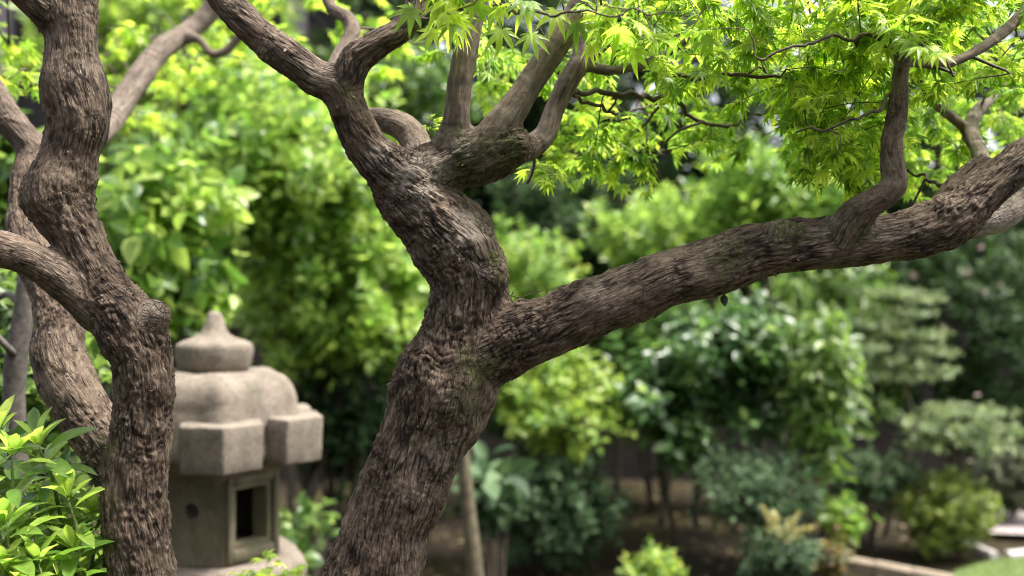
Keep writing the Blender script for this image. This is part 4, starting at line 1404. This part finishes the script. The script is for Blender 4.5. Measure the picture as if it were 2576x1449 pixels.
# ------------------------------------------------------------------ middle maple
DM = 1.76
mt = thing('maple_tree', 'old maple with a leaning trunk, a long right bough and feathery green leaves', 'tree', (*P(800, 1900, DM)[:2], 0))
trunk_foot(mt, 915, 1502, DM, 117, -320)
mp = [
    ('trunk', 0, [(905, 1530, DM, 118), (928, 1470, DM, 116), (985, 1300, DM, 110), (1028, 1200, DM, 110), (1066, 1100, DM, 113), (1108, 1000, DM, 128), (1145, 900, DM, 116), (1174, 800, DM, 101), (1184, 720, DM, 101), (1166, 650, DM, 104), (1118, 582, DM, 98), (1058, 522, DM, 90), (1022, 470, DM, 84), (1030, 420, DM, 76)]),
    ('trunk', 0, [(1170, 700, DM, 80), (1225, 690, DM - .03, 55), (1240, 720, DM - .03, 42)]),
    ('trunk', 0, [(1130, 610, DM, 80), (1192, 600, DM - .02, 55), (1208, 618, DM - .02, 46)]),
    ('bough', 0, [(1150, 930, DM, 80), (1215, 890, DM - .01, 88), (1300, 852, DM - .02, 86), (1400, 815, DM - .03, 77), (1500, 770, DM - .04, 73), (1600, 731, DM - .04, 73), (1700, 693, DM - .05, 71), (1800, 668, DM - .05, 71), (1900, 633, DM - .05, 69), (2000, 619, DM - .05, 69), (2100, 612, DM - .05, 64), (2200, 603, DM - .05, 61), (2300, 585, DM - .05, 64), (2390, 552, DM - .05, 66), (2455, 500, DM - .05, 56), (2520, 445, DM - .05, 50), (2590, 395, DM - .05, 50), (2700, 330, DM - .05, 46), (2950, 220, DM - .03, 38), (3250, 60, DM, 28), (3500, -160, DM, 14)]),
    ('bough', 0, [(1920, 630, DM - .05, 55), (1958, 588, DM - .07, 46), (1965, 570, DM - .07, 40)]),
    ('branch#stub', 0, [(2370, 540, DM - .03, 46), (2410, 480, DM - .02, 40), (2450, 435, DM - .01, 36), (2480, 415, DM, 33)]),
    ('branch#pale', 0.55, [(2400, 570, DM + .02, 40), (2480, 555, DM + .05, 42), (2540, 525, DM + .08, 42), (2620, 480, DM + .12, 40), (2850, 380, DM + .2, 32), (3150, 300, DM + .3, 20), (3350, 200, DM + .35, 10)]),
    ('branch#up', 0.15, [(2110, 600, DM - .07, 44), (2150, 545, DM - .09, 42), (2195, 510, DM - .1, 36), (2238, 482, DM - .11, 33), (2252, 455, DM - .11, 32), (2245, 410, DM - .11, 31), (2243, 350, DM - .11, 30), (2256, 290, DM - .11, 28), (2264, 220, DM - .11, 24), (2268, 150, DM - .1, 21), (2262, 100, DM - .1, 17)]),
    ('branch#upr', 0.8, [(2268, 165, DM - .1, 15), (2310, 158, DM - .08, 15), (2370, 162, DM - .06, 16), (2430, 142, DM - .04, 16), (2500, 100, DM - .02, 17), (2560, 48, DM, 17), (2640, -40, DM, 14), (2760, -200, DM, 9)]),
    ('branch#upl', 0.8, [(2264, 130, DM - .1, 14), (2235, 105, DM - .1, 12), (2215, 60, DM - .08, 11), (2170, 40, DM - .05, 9)]),
    ('branch#back', 0.8, [(2470, 430, DM + .05, 22), (2465, 385, DM + .2, 22), (2440, 330, DM + .32, 21), (2455, 285, DM + .42, 19), (2490, 250, DM + .5, 15), (2540, 200, DM + .6, 11)]),
    ('branch#back2', 0.8, [(2435, 325, DM + .32, 15), (2390, 292, DM + .28, 14), (2345, 255, DM + .2, 13), (2312, 195, DM + .1, 12), (2295, 160, DM, 11)]),
    ('left_bough', 0, [(1030, 470, DM - .01, 80), (970, 422, DM - .02, 62), (918, 362, DM - .03, 52), (888, 302, DM - .04, 50), (868, 245, DM - .05, 52), (845, 215, DM - .05, 48), (800, 200, DM - .05, 46), (740, 158, DM - .06, 44), (680, 112, DM - .06, 43), (625, 62, DM - .06, 42), (575, 10, DM - .06, 40), (530, -60, DM - .06, 36), (450, -230, DM - .04, 26), (400, -420, DM, 14)]),
    ('left_bough', 0, [(690, 120, DM - .06, 38), (668, 138, DM - .07, 30), (660, 145, DM - .07, 24)]),
    ('branch#l2', 0, [(860, 250, DM - .05, 42), (878, 195, DM - .06, 38), (895, 152, DM - .06, 38), (955, 108, DM - .06, 36), (1010, 75, DM - .06, 34), (1042, 25, DM - .06, 30), (1055, -60, DM - .06, 25), (1040, -240, DM - .04, 17), (1080, -420, DM, 9)]),
    ('branch#mid', 0.3, [(1062, 430, DM + .03, 52), (1050, 372, DM + .07, 42), (1024, 326, DM + .09, 38), (965, 303, DM + .12, 32), (900, 290, DM + .18, 28), (855, 250, DM + .26, 24), (835, 190, DM + .34, 22), (862, 130, DM + .4, 22), (888, 75, DM + .44, 21), (870, 42, DM + .46, 19), (835, 20, DM + .48, 17), (815, -30, DM + .5, 15)]),
    ('right_bough', 0, [(1045, 452, DM, 70), (1105, 424, DM, 63), (1165, 404, DM, 66), (1230, 388, DM - .01, 67), (1285, 368, DM - .02, 58), (1320, 360, DM - .02, 46)]),
    ('branch#s1', 0.75, [(1130, 400, DM, 56), (1146, 335, DM - .01, 45), (1149, 290, DM - .02, 33), (1158, 200, DM - .02, 33), (1178, 100, DM - .02, 31), (1200, 0, DM - .02, 29), (1215, -80, DM - .02, 26), (1240, -260, DM, 18), (1230, -450, DM, 9)]),
    ('branch#s2', 0.75, [(1220, 380, DM - .02, 55), (1258, 322, DM - .03, 46), (1300, 262, DM - .03, 40), (1342, 198, DM - .03, 37), (1400, 112, DM - .03, 35), (1445, 38, DM - .03, 32), (1490, -50, DM - .03, 28), (1600, -240, DM, 19), (1680, -430, DM, 9)]),
    ('branch#s3', 0.9, [(1290, 372, DM, 48), (1335, 370, DM + .02, 35), (1372, 338, DM + .03, 30), (1397, 272, DM + .04, 28), (1430, 205, DM + .04, 28), (1462, 145, DM + .04, 26), (1455, 95, DM + .06, 20), (1440, 40, DM + .1, 15)]),
    ('branch#s4', 0.9, [(1462, 160, DM + .04, 18), (1500, 172, DM + .06, 16), (1560, 176, DM + .08, 15), (1640, 152, DM + .12, 13), (1720, 108, DM + .16, 11), (1780, 60, DM + .2, 9)]),
]
mmoss = [(1215, 380, DM - .08, 70, 1.0), (1270, 390, DM - .06, 75, .9), (1150, 330, DM - .06, 50, .9), (1170, 440, DM - .04, 60, .8), (880, 230, DM - .1, 45, .5), (1985, 575, DM - .1, 55, .8), (1830, 650, DM - .1, 65, .5),
         (1820, 690, DM - .1, 50, .4), (1210, 930, DM - .08, 70, .7), (2180, 590, DM - .1, 45, .6), (1600, 760, DM - .1, 28, .7), (1260, 640, DM - .06, 45, .6), (1265, 700, DM - .05, 40, .5), (1180, 1020, DM - .08, 70, .4)]
mpale_lit = [(1055, 435, DM - .06, 85, .95), (1020, 500, DM - .08, 70, .8), (1120, 430, DM - .06, 60, .7), (1200, 560, DM - .07, 75, .8), (1165, 620, DM - .09, 65, .6), (1215, 680, DM - .09, 60, .55), (960, 400, DM - .06, 45, .6), (790, 195, DM - .07, 50, .5), (2530, 540, DM + .03, 130, .9), (1110, 790, DM - .1, 60, .45), (1160, 880, DM - .11, 50, .35), (1060, 1250, DM - .08, 60, .35), (1120, 1140, DM - .07, 60, .4), (1500, 735, DM - .09, 60, .3), (1960, 580, DM - .1, 40, .6), (2100, 590, DM - .1, 60, .35), (2250, 560, DM - .1, 60, .35), (1150, 370, DM - .05, 45, .5)]  # painted light on fork, trunk and boughs, plus the pale branch's own tone
md = wood(mt, mp, 0.0058, mmoss, 8.1, mpale_lit)

# thin twigs that show singly
TW = Bag()
skel = []      # (point, radius) places where sprays may start
for nm, yg, rows, s in md:
    if 'branch' in nm or 'bough' in nm:
        for r in rows[::3]:
            skel.append(r)
skel = [r for r in skel]
for tw in ([(1435, 235, DM + .04, 9), (1500, 232, DM + .1, 9), (1570, 238, DM + .14, 9), (1640, 246, DM + .18, 9), (1690, 250, DM + .2, 8), (1730, 292, DM + .22, 7), (1800, 316, DM + .26, 6), (1860, 310, DM + .3, 5), (1920, 285, DM + .34, 3)],
           [(1440, 245, DM + .05, 6), (1500, 265, DM + .12, 6), (1550, 292, DM + .2, 5), (1610, 275, DM + .26, 4), (1650, 262, DM + .3, 3)],
           [(1690, 250, DM + .2, 6), (1640, 290, DM + .28, 5), (1600, 340, DM + .34, 4)],
           [(1462, 115, DM + .05, 12), (1480, 150, DM + .1, 10), (1530, 110, DM + .14, 11), (1560, 132, DM + .16, 10), (1610, 130, DM + .18, 9), (1680, 120, DM + .22, 7)],
           [(1200, 10, DM - .05, 5), (1330, 28, DM - .2, 5), (1450, 32, DM - .26, 4), (1600, 28, DM - .28, 3), (1700, 40, DM - .3, 2)],
           [(1050, 60, DM - .06, 6), (1100, 40, DM - .14, 4), (1150, 25, DM - .2, 3), (1200, -10, DM - .2, 3)],
           [(1700, 110, DM + .15, 9), (1900, 60, DM + .2, 8), (2050, 80, DM + .22, 7), (2180, 140, DM + .2, 6)],
           [(1600, 165, DM + .1, 8), (1750, 190, DM + .05, 7), (1900, 180, DM, 6), (2040, 210, DM, 4)],
           [(2262, 230, DM - .1, 7), (2180, 290, DM - .14, 5), (2080, 320, DM - .12, 4), (2000, 330, DM - .1, 3)],
           [(2262, 120, DM - .1, 8), (2150, 90, DM - .14, 6), (2030, 110, DM - .16, 5), (1900, 150, DM - .16, 4)],
           [(2400, 480, DM - .02, 8), (2340, 450, DM + .1, 6), (2280, 430, DM + .2, 4)]):
    rows = spline(px_path(tw), .01)
    kq = np.stack([perlin(rows[:, :3] / .035 + k * 13) for k in range(3)], -1) * .010 + np.stack([perlin(rows[:, :3] / .014 + k * 23) for k in range(3)], -1) * .003
    rows[:, :3] += kq
    rows[:, 3] *= .8
    TW.add(*tube(rows, 6))
    skel += list(rows[::2])
skel = np.array(skel)

# leaf sprays: places in the crown, each with a twig to the nearest wood
sprays = []


CLEAR = [[(2280, 165), (2370, 165), (2430, 142), (2500, 100), (2576, 40)], [(1470, 165), (1560, 180), (1640, 156), (1720, 112)], [(1430, 238), (1570, 240), (1690, 255), (1735, 300), (1860, 315)], [(2250, 480), (2245, 350), (2262, 230)], [(1400, 120), (1450, 60)]]


def near_line(x, y, ln):
    best = 1e9
    for (x0, y0), (x1, y1) in zip(ln, ln[1:]):
        t = ((x - x0) * (x1 - x0) + (y - y0) * (y1 - y0)) / ((x1 - x0) ** 2 + (y1 - y0) ** 2)
        t = min(1, max(0, t))
        best = min(best, math.hypot(x - x0 - t * (x1 - x0), y - y0 - t * (y1 - y0)))
    return best


def region(n, x0, x1, y0, y1, d0, d1, nl=(13, 20), size=(.020, .029), keep=None):
    k = 0
    while k < n:
        x, y, d = rng.uniform(x0, x1), rng.uniform(y0, y1), rng.uniform(d0, d1)
        if keep and not keep(x, y):
            continue
        if d < DM + .3 and any(near_line(x, y, ln) < 48 for ln in CLEAR):
            continue
        sprays.append((x, y, d, int(rng.integers(*nl)), rng.uniform(*size)))
        k += 1


low = lambda x, y: y < np.interp(x, [1400, 1500, 1700, 1900, 2000, 2180, 2240], [120, 400, 380, 350, 360, 500, 420])
region(62, 1545, 2576, -90, 110, 1.56, 1.75)
region(95, 1500, 2576, -60, 230, 1.72, 2.05)
region(118, 1420, 2240, 60, 430, 1.85, 2.4, keep=low)
region(44, 2000, 2250, 200, 500, 1.7, 2.2, keep=low)
region(62, 2280, 2600, 120, 440, 2.1, 3.0)
region(34, 2290, 2600, -40, 160, 1.7, 2.1)
region(14, 1380, 1480, 240, 420, 2.0, 2.5, keep=lambda x, y: x + y > 1700)
region(9, 1040, 1360, -90, 5, 1.55, 1.66, (3, 6), (.032, .04))
region(8, 1060, 1420, 60, 180, 2.0, 2.4)
region(26, 560, 1010, -60, 200, 2.9, 3.7, (9, 14), (.028, .038))
region(26, 2600, 3300, -350, 330, 1.75, 2.5)
region(26, 1100, 2600, -420, -120, 1.65, 2.5)
region(7, 1230, 1320, 150, 260, 2.1, 2.6)
for x, y, d, n_, s_ in [(1560, 40, 1.56, 6, .042), (1335, 425, 1.88, 9, .027), (1375, 405, 1.9, 9, .026), (1350, 440, 1.92, 7, .025),
                        (1080, 345, 1.85, 8, .02), (1110, 355, 1.95, 8, .022), (1288, 742, 1.80, 14, .016), (1300, 748, 1.76, 14, .015), (1325, 742, 1.78, 12, .013), (1290, 760, 1.72, 9, .012), (1140, 490, 1.82, 6, .024), (968, 375, 1.86, 6, .014), (2185, 445, 1.9, 9, .034), (2160, 470, 1.95, 7, .03), (2190, 540, 1.9, 9, .026), (2330, 520, 1.88, 9, .026), ]:
    sprays.append((x, y, d, n_, s_))
SP = np.array([P(x, y, d) for x, y, d, *_ in sprays])
order = np.argsort([np.linalg.norm(skel[:, :3] - p, axis=1).min() for p in SP])
POS, YD, ZD, SZ, RN = [], [], [], [], []
for oi in order:
    x, y, d, nl, sz = sprays[oi]
    p = SP[oi]
    dd = np.linalg.norm(skel[:, :3] - p, axis=1)
    j = dd.argmin()
    a = skel[j]
    out = nrm((p - a[:3]) * [1, 1, .3] + rng.normal(0, .08, 3) + 1e-4)
    L = .04 + sz * nl * .27
    tip = p + out * L * .5 + np.array([0, 0, -.012])
    st = p - out * L * .5
    mid = a[:3] * .45 + st * .55 + np.array([0, 0, .008]) + rng.normal(0, .011, 3)
    r0 = min(.0032, a[3] * .8)
    if dd[j] > .03:
        rows = spline([(*a[:3], r0), (*mid, r0 * .75), (*st, r0 * .55), (*p, r0 * .4), (*tip, .0006)], .012)
    else:
        rows = spline([(*a[:3], r0), (*p, r0 * .5), (*tip, .0006)], .012)
    if sz < .024:
        rows = spline([(*(p - out * L * .4), .001), (*p, .0009), (*tip, .0006)], .006)
        TW.add(*tube(rows, 4))
    elif dd[j] < .75:
        TW.add(*tube(rows[::2] if len(rows) > 6 else rows, 4))
        skel = np.vstack([skel, rows[2:-1:2]])
    T, A, B = frames(rows[:, :3])
    for i in range(nl):
        t = 1 - (i // 2) / max(1, (nl / 2)) * min(1.0, L / max(L, .02))
        k = int(np.clip((len(rows) - 1) - (i // 2) * max(1, (sz * .55) / .012), 0, len(rows) - 1))
        q = rows[k, :3]
        side = nrm(np.cross(T[k], [0, 0, 1.0])) * (1 if i % 2 else -1)
        if i == 0:
            side = side * .1
        hd_ = nrm(T[k] * rng.uniform(.3, 1.0) + side * rng.uniform(.5, 1.1) + np.array([0, 0, -rng.uniform(.0, .45)]) + rng.normal(0, .2, 3))
        zz = nrm(np.array([0, 0, 1.0]) + np.array([0, -.35, 0]) + rng.normal(0, .33, 3))
        s_ = sz * rng.uniform(.75, 1.3)
        POS.append(q + hd_ * s_ * .5)
        YD.append(hd_)
        ZD.append(zz)
        SZ.append(s_)
        RN.append(np.clip(rng.normal(.45, .22) + (.15 if d > 1.9 else -.1), 0, .99))
hero = [(1040, 24, -.9, .2), (1148, 42, .35, .1), (1091, 76, -.35, 0), (1262, 76, -.15, .1), (1337, 88, .25, 0), (1452, 60, .5, .2), (1236, 22, -.1, .5), (1400, 30, -.3, .3), (1190, 8, .5, .2), (1320, 14, .2, .3), (1500, 20, -.2, .2), (1110, 12, .1, .3)]
for x, y, lean, tilt in hero:
    q = P(x, y, 1.64 + rng.uniform(-.04, .05))
    hd_ = nrm(np.array([lean, -.45, -.85]))
    POS.append(q)
    YD.append(hd_)
    ZD.append(nrm(np.array([rng.normal(0, .15), -1.0, .45 + tilt])))
    SZ.append(rng.uniform(.042, .048))
    RN.append(rng.uniform(.05, .35))
    j = np.linalg.norm(skel[:, :3] - q, axis=1).argmin()
    e_ = q - hd_ * .026
    a = skel[j]
    TW.add(*tube(spline([(*a[:3], .0016), (*((a[:3] + e_) / 2 + np.array([0, 0, .015])), .0013), (*e_, .0009)], .012), 5))
split_leaves(mt, 'maple', G_MAPLE, *map(np.array, (POS, YD, ZD, SZ, RN)), 300)
TW.mk('twig', M_TWIG, mt, True, 'stuff')

# leaves of the left maple: blurred sprays behind and above
TW2 = Bag()
skel = np.vstack([r[::3] for nm, yg, r, s in ld if 'branch' in nm])
POS, YD, ZD, SZ, RN = [], [], [], [], []
for (n, x0, x1, y0, y1, d0, d1) in ((20, 250, 560, -40, 260, 3.1, 3.9), (10, -40, 110, -40, 240, 2.2, 3.0), (6, 300, 420, 180, 330, 3.1, 3.5), (8, 450, 700, -60, 100, 3.2, 3.8)):
    for _ in range(n):
        p = P(rng.uniform(x0, x1), rng.uniform(y0, y1), rng.uniform(d0, d1))
        dd = np.linalg.norm(skel[:, :3] - p, axis=1)
        a = skel[dd.argmin()]
        mid = (a[:3] + p) / 2 + rng.normal(0, .03, 3) + [0, 0, .03]
        tip = p + nrm((p - a[:3]) * [1, 1, .3]) * .08
        rows = spline([(*a[:3], .004), (*mid, .003), (*p, .002), (*tip, .0008)], .02)
        TW2.add(*tube(rows, 5))
        skel = np.vstack([skel, rows[1:-1:2]])
        for i in range(12):
            q = p + (tip - p) * rng.random() + rng.normal(0, .02, 3)
            hd_ = nrm(rng.normal(size=3) * [1, 1, .4] + [0, 0, -.35])
            POS.append(q)
            YD.append(hd_)
            ZD.append(nrm(np.array([0, -.3, 1.0]) + rng.normal(0, .3, 3)))
            SZ.append(rng.uniform(.03, .045))
            RN.append(np.clip(rng.normal(.6, .2), 0, .99))
split_leaves(lt, 'maple', G_MAPLE, *map(np.array, (POS, YD, ZD, SZ, RN)), 200)
TW2.mk('twig', M_TWIG, lt, True, 'stuff')

# a dark dead leaf hanging under the long bough
T_, F_ = LEAF['ovate'][0]
o = mk('hanging_leaf', P(1822, 735, DM - .05) + (T_ @ np.array([[1, 0, 0], [0, 0, -1.0], [0, 1, 0]])) * .024, F_, lm('hanging_leaf', [(0, (.01, .02, .012)), (1, (.02, .035, .02))], .1, .5), None)
tag(o, 'small dark leaf hanging from the underside of the long maple bough', 'leaf')

# maple seedling beside the lantern platform
sl = thing('maple_seedling', 'maple seedling with small leaves in front of the lantern platform', 'seedling', (*P(660, 1449, 2.2)[:2], 0))
bag = Bag()
POS, YD, ZD, SZ, RN = [], [], [], [], []
b0 = np.array([*P(660, 1449, 2.2)[:2], -.05])
for x, y in ((600, 1452), (640, 1440), (680, 1436), (715, 1446), (660, 1450), (735, 1452)):
    tip = P(x, y, 2.2 + rng.uniform(-.08, .08))
    mid = (b0 * .4 + tip * .6) + rng.normal(0, .03, 3)
    bag.add(*tube(spline([(*b0, .005), (*mid, .003), (*tip, .001)], .03), 5))
    for i in range(9):
        POS.append(tip + rng.normal(0, .014, 3))
        YD.append(nrm(rng.normal(size=3) * [1, 1, .3]))
        ZD.append(nrm(np.array([0, -.2, 1.0]) + rng.normal(0, .2, 3)))
        SZ.append(rng.uniform(.018, .028))
        RN.append(rng.random())
leaf_objects(sl, 'maple', G_MAPLE, *map(np.array, (POS, YD, ZD, SZ)))
bag.mk('stem', M_STEM, sl, True)

# unseen evergreens added behind the camera to cut the frontal light
for x, y, r, lb in ((-3.4, -3.2, 1.7, 'unseen evergreen added to shade the front, opposite the stone lantern'), (0.2, -4.2, 1.8, 'unseen evergreen added to shade the front, opposite the middle maple trunk'), (3.6, -3.4, 1.7, 'unseen evergreen added to shade the front, opposite the tall hedge')):
    root = thing('evergreen_tree', lb, 'tree', (x, y, 0), FT)
    n = 2600
    dr = nrm(rng.normal(size=(n, 3)))
    pos = np.array([x, y, 3.0]) + dr * np.array([r, r * .8, 2.7]) * (rng.uniform(.4, 1, n) ** .5)[:, None]
    bag = Bag()
    scatter(bag, 'ovate', pos, nrm(dr + rng.normal(0, .6, (n, 3))), nrm(dr * .3 + rng.normal(0, .4, (n, 3)) + [0, 0, .8]), rng.uniform(.2, .32, n), rng.random(n))
    bag.mk('foliage', G_DARK, root, True, 'stuff')
    bag = Bag()
    bag.add(*tube(spline([(x, y, -.05, .12), (x + .05, y, 1.5, .10), (x, y, 4.5, .04)], .2), 8))
    bag.mk('trunk', M_STEM, root)

# fallen leaves on the bare earth
n = 1500
lp_ = np.column_stack([rng.uniform(-2.5, 3.2, n), rng.uniform(4.6, 8.0, n)])
bag = Bag()
LIT_M = lm('fallen_leaf', [(0, (.05, .035, .02)), (.6, (.11, .08, .04)), (1, (.22, .17, .07))], .1, .7)
scatter(bag, 'far', np.column_stack([lp_, gz(lp_) + .008]), nrm(np.column_stack([rng.normal(size=(n, 2)), rng.normal(0, .15, n)])), nrm(rng.normal(0, .25, (n, 3)) + [0, 0, 1]), rng.uniform(.03, .07, n), rng.random(n))
tag(bag.mk('fallen_leaves', LIT_M, None, True, 'stuff'), 'dry brown leaf litter scattered over the bare earth', 'leaf litter', kind='stuff')
